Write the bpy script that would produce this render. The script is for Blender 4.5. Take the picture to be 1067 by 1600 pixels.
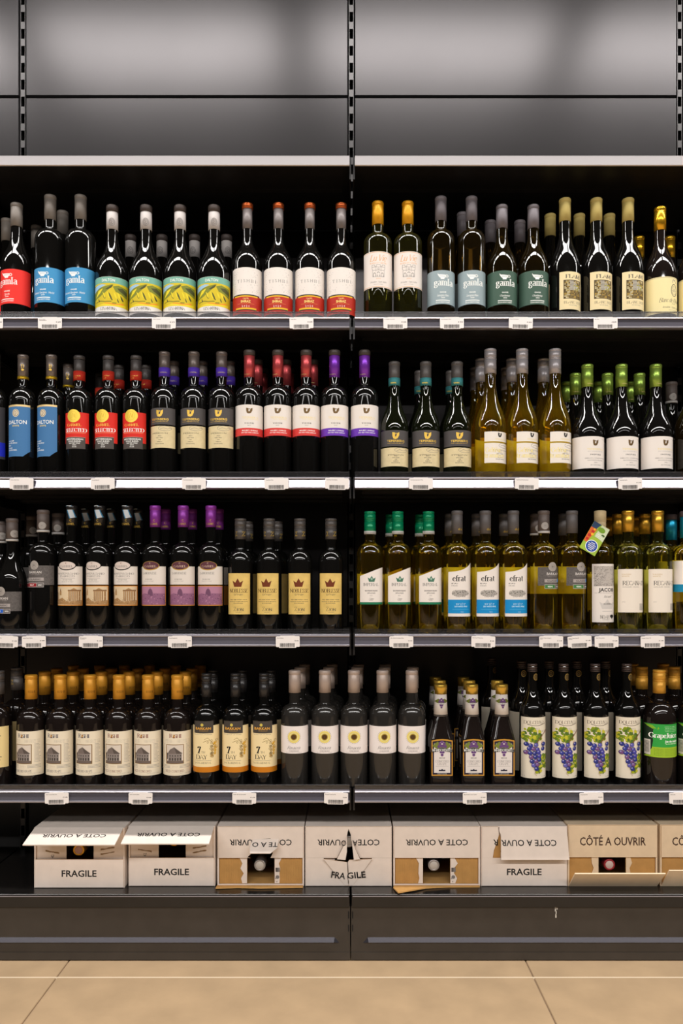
import bpy, math, random
from mathutils import Vector, Matrix
from mathutils.geometry import tessellate_polygon

# ------------------------------------------------------------------ camera, world, light, exposure
# Survey numbers of the photograph (1067 x 1600): focal length in pixels, eye line, vanishing column.
FPX, HZ, CX, EYE = 1230.0, 920.0, 541.0, 0.948
scene = bpy.context.scene
for o in list(bpy.data.objects):
    bpy.data.objects.remove(o, do_unlink=True)
COL = scene.collection

cam_d = bpy.data.cameras.new('camera')
cam = bpy.data.objects.new('camera', cam_d)
COL.objects.link(cam)
cam.location = (0, 0, EYE)
cam.rotation_euler = (math.radians(90), 0, 0)
cam_d.sensor_fit = 'VERTICAL'
cam_d.sensor_height = 36.0
cam_d.sensor_width = 24.0
cam_d.lens = FPX / 1600 * 36
cam_d.shift_y = (HZ - 800) / 1600
cam_d.shift_x = -(CX - 533.5) / 1600
cam_d.clip_start = 0.02
scene.camera = cam
scene.cycles.transparent_max_bounces = 32

scene.view_settings.view_transform = 'Standard'
scene.view_settings.look = 'None'
scene.view_settings.gamma = 1
scene.view_settings.exposure = -0.2
scene.view_settings.use_curve_mapping = False

world = bpy.data.worlds.new('shop_ambience')
scene.world = world
world.use_nodes = True
bg = world.node_tree.nodes['Background']
bg.inputs[0].default_value = (1.0, 0.97, 0.96, 1)
bg.inputs[1].default_value = 0.03

LAMP_Z = 3.22


def ceiling_lamp(x, y, length, width, power):
    d = bpy.data.lights.new('ceiling_lamp', 'AREA')
    d.shape = 'RECTANGLE'
    d.size = length
    d.size_y = width
    d.energy = power
    d.color = (1.0, 0.965, 0.935)
    o = bpy.data.objects.new('ceiling_lamp', d)
    o.location = (x, y, LAMP_Z)
    COL.objects.link(o)
    return o


# nearest line of luminaires over the aisle: separate 1.1 m fittings with gaps
for k in range(-3, 4):
    ceiling_lamp(0.3545 + 1.131 * k, 1.42, 0.97, 0.28, 26)
# further lines of continuous luminaires over the next aisles, then the far end of the shop
for y, wd, p in ((-1.75, 0.40, 375), (-3.6, 0.20, 80)):
    ceiling_lamp(0.2, y, 9.0, wd, p)

# ------------------------------------------------------------------ helpers


def lin(c):
    c = c / 255.0
    return c / 12.92 if c <= 0.04045 else ((c + 0.055) / 1.055) ** 2.4


def rgb(r, g, b, k=1.0):
    return tuple(min(0.9, lin(v) * k) for v in (r, g, b))


MATS = {}


def mat(name, col, rough=0.55, metal=0.0, spec=0.4, noise=None, bump=None, coat=0.0):
    """Principled material; noise=(scale, amount) mottles the colour, bump=(scale, strength) adds fine relief."""
    if name in MATS:
        return MATS[name]
    m = bpy.data.materials.new(name)
    m.use_nodes = True
    nt = m.node_tree
    b = nt.nodes['Principled BSDF']
    b.inputs['Base Color'].default_value = (*col, 1)
    b.inputs['Roughness'].default_value = rough
    b.inputs['Metallic'].default_value = metal
    b.inputs['Specular IOR Level'].default_value = spec
    if coat:
        b.inputs['Coat Weight'].default_value = coat
        b.inputs['Coat Roughness'].default_value = 0.06
    if noise or bump:
        tc = nt.nodes.new('ShaderNodeTexCoord')
    if noise:
        n = nt.nodes.new('ShaderNodeTexNoise')
        n.inputs['Scale'].default_value = noise[0]
        n.inputs['Detail'].default_value = 6
        nt.links.new(tc.outputs['Object'], n.inputs['Vector'])
        r = nt.nodes.new('ShaderNodeValToRGB')
        a = noise[1]
        r.color_ramp.elements[0].position = 0.3
        r.color_ramp.elements[1].position = 0.7
        r.color_ramp.elements[0].color = (*[c * (1 - a) for c in col], 1)
        r.color_ramp.elements[1].color = (*[min(1, c * (1 + a)) for c in col], 1)
        nt.links.new(n.outputs['Fac'], r.inputs['Fac'])
        nt.links.new(r.outputs['Color'], b.inputs['Base Color'])
    if bump:
        n = nt.nodes.new('ShaderNodeTexNoise')
        n.inputs['Scale'].default_value = bump[0]
        n.inputs['Detail'].default_value = 4
        nt.links.new(tc.outputs['Object'], n.inputs['Vector'])
        bp = nt.nodes.new('ShaderNodeBump')
        bp.inputs['Strength'].default_value = bump[1]
        bp.inputs['Distance'].default_value = 0.002
        nt.links.new(n.outputs['Fac'], bp.inputs['Height'])
        nt.links.new(bp.outputs['Normal'], b.inputs['Normal'])
    MATS[name] = m
    return m


def clear_mat(name, tint, body, body_w, rough=0.03, ior=1.5):
    """Tinted see-through glass or plastic: tinted transparency, a share of cloudy body colour, Fresnel gloss."""
    if name in MATS:
        return MATS[name]
    m = bpy.data.materials.new(name)
    m.use_nodes = True
    nt = m.node_tree
    nt.nodes.clear()
    out = nt.nodes.new('ShaderNodeOutputMaterial')
    tr = nt.nodes.new('ShaderNodeBsdfTransparent')
    tr.inputs[0].default_value = (*tint, 1)
    df = nt.nodes.new('ShaderNodeBsdfTranslucent')
    df.inputs[0].default_value = (*body, 1)
    d2 = nt.nodes.new('ShaderNodeBsdfDiffuse')
    d2.inputs[0].default_value = (*body, 1)
    md = nt.nodes.new('ShaderNodeMixShader')
    md.inputs[0].default_value = 0.5
    nt.links.new(df.outputs[0], md.inputs[1])
    nt.links.new(d2.outputs[0], md.inputs[2])
    m1 = nt.nodes.new('ShaderNodeMixShader')
    lw = nt.nodes.new('ShaderNodeLayerWeight')          # body colour raised towards the rim, imitating light that refraction gathers there
    lw.inputs[0].default_value = 0.3
    mr = nt.nodes.new('ShaderNodeMapRange')
    mr.inputs['To Min'].default_value = body_w * .5
    mr.inputs['To Max'].default_value = min(.95, body_w * 3.2)
    nt.links.new(lw.outputs['Facing'], mr.inputs['Value'])
    nt.links.new(mr.outputs[0], m1.inputs[0])
    nt.links.new(tr.outputs[0], m1.inputs[1])
    nt.links.new(md.outputs[0], m1.inputs[2])
    gl = nt.nodes.new('ShaderNodeBsdfGlossy')
    gl.inputs['Roughness'].default_value = rough
    gl.inputs['Color'].default_value = (1, 1, 1, 1)
    fr = nt.nodes.new('ShaderNodeFresnel')
    fr.inputs[0].default_value = ior
    m2 = nt.nodes.new('ShaderNodeMixShader')
    nt.links.new(fr.outputs[0], m2.inputs[0])
    nt.links.new(m1.outputs[0], m2.inputs[1])
    nt.links.new(gl.outputs[0], m2.inputs[2])
    nt.links.new(m2.outputs[0], out.inputs[0])
    MATS[name] = m
    return m


def new_mesh(name, verts, faces, mats, midx=None, smooth=False, normals=None):
    me = bpy.data.meshes.new(name)
    me.from_pydata(verts, [], faces)
    for m in mats:
        me.materials.append(m)
    if midx:
        me.polygons.foreach_set('material_index', midx)
    if smooth or normals:
        me.polygons.foreach_set('use_smooth', [True] * len(me.polygons))
    me.update()
    if normals:
        me.normals_split_custom_set_from_vertices(normals)
    return me


def link(name, me, parent=None):
    o = bpy.data.objects.new(name, me)
    COL.objects.link(o)
    if parent is not None:
        o.parent = parent
    return o


def empty(name, loc, rz=0.0):
    o = bpy.data.objects.new(name, None)
    o.empty_display_size = 0.05
    COL.objects.link(o)
    o.location = loc
    o.rotation_euler = (0, 0, rz)
    return o


def tag(o, label=None, cat=None, group=None, kind=None):
    if label:
        o['label'] = label
    if cat:
        o['category'] = cat
    if group:
        o['group'] = group
    if kind:
        o['kind'] = kind
    return o


class MB:
    """Collects boxes and prisms into one mesh."""

    def __init__(s):
        s.v, s.f, s.m = [], [], []

    def box(s, x0, x1, y0, y1, z0, z1, m=0):
        n = len(s.v)
        s.v += [(x0, y0, z0), (x1, y0, z0), (x1, y1, z0), (x0, y1, z0), (x0, y0, z1), (x1, y0, z1), (x1, y1, z1), (x0, y1, z1)]
        for q in ((0, 3, 2, 1), (4, 5, 6, 7), (0, 1, 5, 4), (1, 2, 6, 5), (2, 3, 7, 6), (3, 0, 4, 7)):
            s.f.append(tuple(n + i for i in q))
            s.m.append(m)
        return s

    def prism_x(s, prof, x0, x1, m=0):
        """Closed (y, z) outline, anticlockwise seen from -X... drawn out along X."""
        n, k = len(s.v), len(prof)
        s.v += [(x0, y, z) for y, z in prof] + [(x1, y, z) for y, z in prof]
        for i in range(k):
            j = (i + 1) % k
            s.f.append((n + i, n + j, n + k + j, n + k + i))
            s.m.append(m)
        for base, flip in ((0, False), (k, True)):
            for t in tessellate_polygon([[Vector((y, z, 0)) for y, z in prof]]):
                t = tuple(n + base + i for i in (t if not flip else t[::-1]))
                s.f.append(t)
                s.m.append(m)
        return s

    def plate(s, pts, y0, y1, m=0, mside=None):
        """(x, z) outline given thickness from y0 (front) to y1."""
        n, k = len(s.v), len(pts)
        area = sum(pts[i][0] * pts[(i + 1) % k][1] - pts[(i + 1) % k][0] * pts[i][1] for i in range(k))
        if area < 0:
            pts = pts[::-1]
        s.v += [(x, y0, z) for x, z in pts] + [(x, y1, z) for x, z in pts]
        for t in tessellate_polygon([[Vector((x, z, 0)) for x, z in pts]]):
            a, b, c = (pts[i] for i in t)
            if (b[0] - a[0]) * (c[1] - a[1]) - (c[0] - a[0]) * (b[1] - a[1]) < 0:
                t = t[::-1]
            s.f.append(tuple(n + i for i in t))
            s.m.append(m)
            s.f.append(tuple(n + k + i for i in t[::-1]))
            s.m.append(m if mside is None else mside)
        for i in range(k):
            j = (i + 1) % k
            s.f.append((n + j, n + i, n + k + i, n + k + j))
            s.m.append(m if mside is None else mside)
        return s

    def mesh(s, name, mats, smooth=False):
        return new_mesh(name, s.v, s.f, mats, s.m, smooth)

    def build(s, name, mats, parent=None, smooth=False):
        return link(name, s.mesh(name, mats, smooth), parent)


# --- lettering: Blender's built-in face for plain letters, a broad-nib pen alphabet for serif and script letters
PEN = {
    'A': (.80, "0,0 .40,1 .80,0|.16,.36 .63,.36"),
    'B': (.68, ".08,0 .08,1|.08,1 .38,1 .54,.93 .58,.77 .52,.6 .36,.53 .08,.53|.36,.53 .56,.47 .64,.28 .56,.08 .38,0 .08,0"),
    'C': (.74, ".68,.78 .56,.95 .38,1 .18,.92 .06,.7 .04,.5 .07,.28 .2,.07 .4,0 .58,.06 .7,.22"),
    'D': (.78, ".08,0 .08,1|.08,1 .4,1 .6,.9 .7,.7 .72,.5 .7,.3 .6,.1 .4,0 .08,0"),
    'E': (.64, ".08,0 .08,1|.08,1 .56,1 .58,.82|.08,.53 .46,.53|.08,0 .58,0 .62,.2"),
    'F': (.60, ".08,0 .08,1|.08,1 .56,1 .58,.82|.08,.52 .44,.52"),
    'G': (.78, ".68,.78 .56,.95 .38,1 .18,.92 .06,.7 .04,.5 .07,.28 .2,.07 .4,0 .58,.05 .68,.14 .68,.44 .46,.44"),
    'H': (.80, ".08,0 .08,1|.7,0 .7,1|.08,.52 .7,.52"),
    'I': (.32, ".15,0 .15,1"),
    'J': (.44, ".3,1 .3,.2 .24,.04 .12,-.04 .0,.04"),
    'K': (.76, ".08,0 .08,1|.66,1 .08,.46|.26,.62 .72,0"),
    'L': (.62, ".08,0 .08,1|.08,0 .56,0 .6,.22"),
    'M': (.96, ".08,0 .12,1|.12,1 .47,.1|.47,.1 .82,1|.82,1 .86,0"),
    'N': (.82, ".08,0 .08,1|.08,1 .72,0|.72,0 .72,1"),
    'O': (.82, ".39,1 .18,.92 .06,.72 .03,.5 .06,.28 .18,.08 .39,0 .6,.08 .72,.28 .75,.5 .72,.72 .6,.92 .39,1"),
    'P': (.62, ".08,0 .08,1|.08,1 .38,1 .54,.9 .58,.74 .54,.58 .38,.48 .08,.48"),
    'R': (.72, ".08,0 .08,1|.08,1 .38,1 .54,.9 .58,.75 .52,.6 .36,.52 .08,.52|.34,.52 .68,0"),
    'S': (.56, ".48,.82 .38,.97 .26,1 .12,.94 .07,.78 .14,.62 .28,.54 .42,.45 .51,.3 .48,.12 .34,.01 .2,0 .08,.08 .04,.24"),
    'T': (.68, ".33,0 .33,1|.02,.8 .04,1 .62,1 .64,.8"),
    'U': (.76, ".08,1 .08,.32 .14,.1 .36,0 .58,.1 .66,.32 .66,1"),
    'V': (.76, "0,1 .37,0|.37,0 .74,1"),
    'W': (1.0, "0,1 .26,0|.26,0 .5,.9|.5,.9 .74,0|.74,0 1,1"),
    'X': (.74, ".02,1 .7,0|.02,0 .7,1"),
    'Y': (.72, "0,1 .36,.48|.72,1 .36,.48|.36,.48 .36,0"),
    'Z': (.66, ".06,.82 .08,1 .6,1|.6,1 .04,0|.04,0 .6,0 .62,.2"),
    'a': (.54, ".08,.55 .18,.66 .32,.66 .4,.56 .4,.12 .46,0 .54,.02|.4,.4 .2,.36 .06,.24 .06,.1 .16,0 .3,.04 .4,.14"),
    'b': (.58, ".08,1 .08,0|.08,.5 .2,.64 .36,.66 .5,.52 .52,.33 .48,.12 .34,0 .2,.02 .08,.12"),
    'c': (.50, ".44,.54 .34,.65 .22,.64 .09,.52 .05,.33 .1,.12 .24,0 .38,.04 .46,.14"),
    'd': (.58, ".48,1 .48,0|.48,.5 .36,.66 .2,.64 .08,.5 .05,.33 .09,.12 .22,0 .36,.03 .48,.14"),
    'e': (.52, ".07,.37 .46,.37 .44,.54 .34,.66 .22,.65 .09,.52 .05,.33 .1,.12 .24,0 .38,.03 .47,.14"),
    'f': (.36, ".14,0 .14,.8 .2,.97 .32,1 .4,.92|.02,.64 .32,.64"),
    'g': (.54, ".26,.66 .12,.6 .08,.46 .14,.32 .26,.27 .38,.32 .43,.46 .38,.6 .26,.66|.4,.6 .54,.66|.16,.3 .08,.18 .16,.08 .36,.06 .48,-.04 .46,-.2 .28,-.3 .1,-.24 .06,-.12 .16,.02"),
    'h': (.60, ".08,1 .08,0|.08,.5 .2,.64 .34,.66 .46,.56 .48,.4 .48,0"),
    'i': (.26, ".12,0 .12,.66|.12,.84 .12,.92"),
    'j': (.28, ".14,.66 .14,-.14 .06,-.26 -.04,-.22|.14,.84 .14,.92"),
    'k': (.56, ".08,1 .08,0|.46,.66 .08,.26|.22,.38 .5,0"),
    'l': (.28, ".12,0 .12,1"),
    'm': (.88, ".08,.66 .08,0|.08,.5 .18,.64 .3,.66 .4,.56 .42,.4 .42,0|.42,.5 .54,.64 .66,.66 .75,.56 .76,.4 .76,0"),
    'n': (.60, ".08,.66 .08,0|.08,.5 .2,.64 .34,.66 .46,.56 .48,.4 .48,0"),
    'o': (.56, ".27,.66 .12,.58 .05,.33 .12,.08 .27,0 .42,.08 .49,.33 .42,.58 .27,.66"),
    'p': (.58, ".08,.66 .08,-.3|.08,.5 .2,.64 .36,.66 .5,.52 .52,.33 .48,.12 .34,0 .2,.02 .08,.12"),
    'r': (.42, ".1,.66 .1,0|.1,.46 .2,.62 .32,.66 .4,.58"),
    's': (.44, ".36,.54 .26,.66 .14,.64 .07,.52 .14,.4 .3,.3 .37,.16 .3,.03 .18,0 .05,.12"),
    't': (.38, ".16,.9 .16,.14 .22,.01 .36,.04|.02,.64 .34,.64"),
    'u': (.60, ".08,.66 .08,.2 .14,.03 .28,0 .4,.06 .5,.18|.5,.66 .5,0"),
    'v': (.54, "0,.66 .26,0|.26,0 .52,.66"),
    'y': (.54, "0,.66 .27,.02|.52,.66 .2,-.2 .06,-.3"),
    'z': (.48, ".04,.66 .42,.66|.42,.66 .04,0|.04,0 .44,0"),
    '0': (.56, ".27,1 .12,.88 .05,.5 .12,.12 .27,0 .42,.12 .49,.5 .42,.88 .27,1"),
    '1': (.36, ".08,.84 .2,1 .2,0"),
    '2': (.52, ".06,.76 .14,.95 .28,1 .42,.92 .44,.72 .34,.46 .06,.02 .46,.02"),
    '7': (.52, ".05,.74 .05,.94|.05,.90 .46,.90|.05,.94 .46,.94|.05,.98 .46,.98|.46,.98 .30,.55 .14,0"),
    ' ': (.34, ""), ',': (.2, ".1,.08 .04,-.14"), '-': (.36, ".05,.34 .3,.34"), '.': (.2, ".08,0 .08,.08"), "'": (.18, ".08,1 .06,.8"),
}


def pen_polys(s, weight=.15, thin=.05, serif=True, slant=0.0, track=0.0):
    out, x = [], 0.0
    for ch in s:
        adv, st = PEN.get(ch) or PEN.get(ch.upper()) or (.5, "")
        polys = []
        for stroke in [q for q in st.split('|') if q]:
            pts = [tuple(float(v) for v in p.split(',')) for p in stroke.split()]
            n = len(pts)
            L, R_ = [], []
            for i, p in enumerate(pts):
                a, b = pts[max(0, i - 1)], pts[min(n - 1, i + 1)]
                dx, dy = b[0] - a[0], b[1] - a[1]
                d = math.hypot(dx, dy) or 1
                vert = abs(dy) / d
                w = (thin + (weight - thin) * vert ** 2) / 2
                if n == 2 and dx * dy > 0.02 and vert < .97:      # rising diagonals are thin strokes
                    w = thin * .7
                nx, ny = -dy / d * w, dx / d * w
                L.append((p[0] + nx, p[1] + ny))
                R_.append((p[0] - nx, p[1] - ny))
            for i in range(n - 1):
                polys.append([L[i], L[i + 1], R_[i + 1], R_[i]])
            if serif:
                for e, q in ((pts[0], pts[1]), (pts[-1], pts[-2])):
                    d = math.hypot(e[0] - q[0], e[1] - q[1]) or 1
                    if abs(e[1] - q[1]) / d > .85 and (min(abs(e[1]), abs(e[1] - 1), abs(e[1] - .66)) < .02 or e[1] < -.2):
                        polys.append([(e[0] - weight, e[1] - .025), (e[0] + weight, e[1] - .025), (e[0] + weight, e[1] + .025), (e[0] - weight, e[1] + .025)])
        out += [[(px + x + slant * py, py) for px, py in q] for q in polys]
        x += adv + .06 + track
    return out


TEXT_CACHE = {}


def sans_polys(s, bold=0.0):
    key = (s, bold)
    if key in TEXT_CACHE:
        return TEXT_CACHE[key]
    c = bpy.data.curves.new('letters', 'FONT')
    c.body = s
    c.resolution_u = 1 if bold == 0 else 2
    c.offset = bold
    o = bpy.data.objects.new('letters', c)
    me = bpy.data.meshes.new_from_object(o)
    vs = [(v.co.x / .69, v.co.y / .69) for v in me.vertices]
    out = [[vs[i] for i in p.vertices] for p in me.polygons]
    bpy.data.objects.remove(o)
    bpy.data.curves.remove(c)
    bpy.data.meshes.remove(me)
    TEXT_CACHE[key] = out
    return out


def text_polys(s, cx, cy, h, w=None, font='sans', bold=0.0, align='c', rot=0.0):
    """Polygons of a word; cap height h centred on cy, fitted to width w."""
    if font == 'sans':
        ps = sans_polys(s, bold)
    elif font == 'serif':
        ps = pen_polys(s, .16 + bold, .05)
    elif font == 'light':
        ps = pen_polys(s, .09 + bold, .045)
    else:
        ps = pen_polys(s, .09 + bold, .04, False, .35, -.06)
    xs = [p[0] for q in ps for p in q]
    if not xs:
        return []
    x0, x1 = min(xs), max(xs)
    sx = (w / (x1 - x0)) if w else h
    off = {'c': -(x1 - x0) / 2, 'l': 0, 'r': -(x1 - x0)}[align]
    out = []
    for q in ps:
        r = [((px - x0 + off) * sx, (py - .5) * h) for px, py in q]
        if rot:
            c_, s_ = math.cos(rot), math.sin(rot)
            r = [(px * c_ - py * s_, px * s_ + py * c_) for px, py in r]
        out.append([(px + cx, py + cy) for px, py in r])
    return out


def tri_fan(poly):
    if len(poly) == 3:
        return [poly]
    if len(poly) == 4:
        # convex quad?
        s = 0
        for i in range(4):
            a, b, c = poly[i], poly[(i + 1) % 4], poly[(i + 2) % 4]
            cr = (b[0] - a[0]) * (c[1] - b[1]) - (b[1] - a[1]) * (c[0] - b[0])
            s += 1 if cr >= 0 else -1
        if abs(s) == 4:
            return [poly]
    return [[poly[i] for i in t] for t in tessellate_polygon([[Vector((x, y, 0)) for x, y in poly]])]


def clip_x(poly, x, keep_right):
    out = []
    n = len(poly)
    for i in range(n):
        a, b = poly[i], poly[(i + 1) % n]
        ia = (a[0] >= x) if keep_right else (a[0] <= x)
        ib = (b[0] >= x) if keep_right else (b[0] <= x)
        if ia:
            out.append(a)
        if ia != ib:
            t = (x - a[0]) / (b[0] - a[0])
            out.append((x, a[1] + t * (b[1] - a[1])))
    return out


DEG = math.radians(7.5)
SEG = 48

# ------------------------------------------------------------------ surveyed planes
Y_LIP, Y_BACK, Y_ROW, STEP = 2.0, 2.37, 2.056, 0.0855
RAIL = [EYE + (HZ - y) / FPX * Y_LIP for y in (487.0, 737.0, 983.0, 1226.5)]     # top of each price rail
SHELF = [z - 0.012 for z in RAIL]                                               # surface the bottles stand on
DECK = EYE - (1397 - HZ) / FPX * Y_LIP
X_JOINT, BAY = 0.015, 0.99


def wx(px, y):
    return (px - CX) / FPX * y


def wz(py, y):
    return EYE + (HZ - py) / FPX * y

# ------------------------------------------------------------------ materials of the place
M_TILE = mat('beige_stone_tile', rgb(178, 151, 118), .42, 0, .4, (9, .10), (60, .08))
M_GROUT = mat('sand_grout', rgb(150, 128, 104), .9)
M_CEIL = mat('dark_ceiling_paint', (.03, .03, .03), .9)
M_WALL = mat('grey_wall_paint', (.12, .12, .12), .9)
M_PANEL = mat('grey_metallic_panel', (.044, .0415, .0425), .275, .9, .5, (3, .05))
M_STEEL = mat('slotted_upright_steel', (.075, .072, .072), .35, .9)
M_DARK = mat('black_powder_coat', (.016, .015, .015), .38, .2, .5, (40, .2))
M_EDGE = mat('pale_shelf_edge_metal', (.52, .49, .49), .32, .85)
M_DECK = mat('dark_deck_laminate', (.010, .009, .0085), .22, 0, .5, (30, .2))
M_PLINTH = mat('brown_black_plinth', (.045, .038, .032), .3, .15, .5, (20, .12))
M_BAR = mat('plinth_moulding', (.045, .042, .05), .25, .5)
M_RAIL = mat('smoke_grey_price_rail', (.16, .15, .18), .15, .45, .6, bump=(16, .35), coat=.25)
M_RIDGE = mat('bright_rail_edge', (.34, .32, .35), .22, .5, .6)
M_CLEAR = clear_mat('clear_rail_plastic', (.80, .79, .80), (.5, .5, .52), .10, .12)
M_SLOT = mat('black_slot', (.004, .004, .004), .8)

# ------------------------------------------------------------------ floor, wall, ceiling
fl = MB().box(-5.5, 6.0, -14.2, 2.6, -.06, -.004).build('floor', [M_GROUT])
tag(fl, 'beige stone tiled floor in front of the shelving', kind='structure')
TW, TD = 1.164, .582


def bevel_tile():
    a, b, g, e = TW / 2, TD / 2, .0016, .0014
    v = [(-a + g, -b + g, -.004), (a - g, -b + g, -.004), (a - g, b - g, -.004), (-a + g, b - g, -.004)]
    v += [(x, y, -e) for x, y, z in v]
    v += [(x - math.copysign(e, x), y - math.copysign(e, y), 0) for x, y, z in v[:4]]
    f = [(8, 9, 10, 11)]
    for r in (0, 4):
        for i in range(4):
            j = (i + 1) % 4
            f.append((r + i, r + j, r + 4 + j, r + 4 + i))
    return new_mesh('tile', v, f, [M_TILE])


tile_me = bevel_tile()
for i in range(-2, 3):
    for j in range(-4, 1):
        t = link('tile', tile_me, fl)
        t.location = (.457 - TW / 2 + TW * i, 1.921 + TD / 2 + TD * j, 0)
gl = MB()  # bevel highlight along the cross joints, painted as pale strips
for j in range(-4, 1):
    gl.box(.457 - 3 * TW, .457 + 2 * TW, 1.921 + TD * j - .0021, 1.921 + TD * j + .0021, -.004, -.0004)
gl.build('joint_highlight', [mat('joint_highlight_tone', rgb(222, 204, 176), .8)], fl)
tag(MB().box(-5.5, 6.0, -14.2, 2.6, 3.30, 3.36).build('ceiling', [M_CEIL]), 'dark shop ceiling above the aisle', kind='structure')
tag(MB().box(-5.5, 6.0, 2.46, 2.6, 0, 3.30).build('wall_back', [M_WALL]), 'wall behind the shelving', kind='structure')

tag(MB().box(-5.5, 6.0, -1.62, -1.42, 0, 1.85).build('unseen_shelf_block', [M_CEIL]), 'unseen dark block for the opposite shelving, added against floor reflections', kind='structure')  # unseen stand-in for opposite shelving, added to keep floor reflections off bottles

# ------------------------------------------------------------------ shelving frame: back panels, slotted uprights, plinth
frame = empty('shelving_frame', (0, Y_BACK, 0))
tag(frame, 'tall grey metal shelving back with slotted uprights and dark plinth', 'shelving')
SEAM = wz(151, Y_BACK)
GAP = .0165


def panel_mesh(w, h):
    e = .004
    v = [(0, 0, 0), (w, 0, 0), (w, 0, h), (0, 0, h)]
    fr = [(e, -.006, e), (w - e, -.006, e), (w - e, -.006, h - e), (e, -.006, h - e)]
    f = [(4, 5, 6, 7)] + [(i, (i + 1) % 4, 4 + (i + 1) % 4, 4 + i) for i in range(4)]
    return new_mesh('back_panel', v + fr, f, [M_PANEL])


pm = panel_mesh(BAY - GAP, .398)
for bay in range(-2, 2):
    for k in range(-2, 6):
        p = link('back_panel', pm, frame)
        p.location = (X_JOINT + bay * BAY + GAP / 2, .006, SEAM - .4 * k + .001)
    # stays inside floor and ceiling
for i in range(-2, 3):
    u = MB()
    w = GAP / 2 - .0012
    u.box(-w, -w + .0014, .004, .03, .01, 3.2, 0)
    u.box(w - .0014, w, .004, .03, .01, 3.2, 0)
    u.box(-w, w, .03, .033, .01, 3.2, 1)
    z = .03
    while z < 3.18:
        u.box(-w + .0014, w - .0014, .003, .02, z, z + .021, 0)
        z += .0511
    o = u.build('upright', [M_STEEL, M_SLOT], frame)
    o.location = (X_JOINT + i * BAY, 0, 0)


def plinth_mesh(w):
    b = MB()
    y0 = Y_LIP + .006 - Y_BACK
    b.box(0, w, y0, y0 + .02, .003, .139, 0)
    b.box(0, w, y0 - .0012, y0, .003, .022, 0)                 # foot fold
    return b.mesh('plinth_panel', [M_PLINTH])


plm = plinth_mesh(BAY - .003)


def moulding(w):
    """Pressed bar with arrow ends along the plinth."""
    z0, z1, d = .046, .060, .006
    y = Y_LIP + .006 - Y_BACK
    zc = z0 + .003
    v = [(.030, y, z0), (w - .030, y, z0), (w - .042, y, z1), (.042, y, z1), (.044, y - d, zc), (w - .044, y - d, zc)]
    return new_mesh('moulding', v, [(0, 1, 5, 4), (4, 5, 2, 3), (0, 4, 3), (1, 2, 5)], [M_BAR])


mm = moulding(BAY)
for bay in range(-2, 2):
    p = link('plinth_panel', plm, frame)
    p.location.x = X_JOINT - .004 + bay * BAY + .0015
    p = link('moulding', mm, p)
for i in range(-1, 2):
    for dx in (-.005, .005):
        b = MB().box(dx - .0014, dx + .0014, Y_LIP + .0052 - Y_BACK, Y_LIP + .007 - Y_BACK, .075, .092)
        b.box(dx - .0014, dx + .0014, Y_LIP + .0052 - Y_BACK, Y_LIP + .007 - Y_BACK, .108, .126)
        o = b.build('slot', [M_SLOT], frame)
        o.location.x = X_JOINT - .004 + i * BAY
M_CHIP = mat('white_scratch', rgb(200, 195, 185), .8)
b = MB()
pts = [(868.5, 1435), (870, 1430), (869.2, 1425), (868, 1421), (870.5, 1419.5), (871.5, 1422)]
for (xa, ya), (xb, yb) in zip(pts, pts[1:]):
    X0, X1 = wx(min(xa, xb), 2.0), wx(max(xa, xb), 2.0)
    b.box(X0 - .0006, X1 + .0006, Y_LIP + .0050 - Y_BACK, Y_LIP + .0062 - Y_BACK, wz(max(ya, yb), 2.0) - .0006, wz(min(ya, yb), 2.0) + .0006)
b.build('scratch', [M_CHIP], frame)

# ------------------------------------------------------------------ shelves with price rails
ORD = ['first', 'second', 'third', 'fourth', 'fifth', 'sixth', 'seventh', 'eighth']
NUM = {1: 'one', 2: 'two', 3: 'three', 4: 'four', 5: 'five', 6: 'six', 7: 'seven', 8: 'eight'}
SHELF_WORD = ['top', 'second', 'third', 'fourth']
W_SH = BAY - .0135


def shelf_meshes():
    w = W_SH
    bd = MB().box(0, w, .008, .356, -.028, 0)
    bd.box(0, w, .006, .012, -.030, 0)
    for y in (.09, .19, .29):
        bd.box(.02, w - .02, y, y + .03, -.034, -.028)
    rail = MB()
    t = .012
    prof = [(.0060, t - .012), (.0005, t - .0135), (-.0025, t - .0155), (-.0035, t - .0175), (-.0022, t - .0195), (.0010, t - .0205),
            (-.0020, t - .0375), (-.0056, t - .0385), (-.0070, t - .0405), (-.0068, t - .0430), (-.0030, t - .0445), (.0060, t - .0445)]
    rail.prism_x(prof[::-1], 0, w)
    rm = rail.m
    for k, f in enumerate(rail.f):
        zs = [rail.v[i][2] for i in f]
        ys = [rail.v[i][1] for i in f]
        if len(f) == 4 and (max(zs) < t - .0380 and min(ys) < -.002 or (min(zs) > t - .0200 and max(ys) < .0008)):
            rm[k] = 1
    clr = MB()
    clr.box(0, w, .0035, .0055, -.001, t)
    clr.box(0, w, -.0010, .0055, t - .0012, t)
    br = MB().box(-.004, .0, .01, .36, -.055, -.0005)
    br2 = MB().box(w, w + .004, .01, .36, -.055, -.0005)
    return (bd.mesh('shelf_board', [M_DARK]), rail.mesh('price_rail', [M_RAIL, M_RIDGE]), clr.mesh('clear_strip', [M_CLEAR]),
            br.mesh('bracket', [M_DARK]), br2.mesh('bracket', [M_DARK]))


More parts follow.
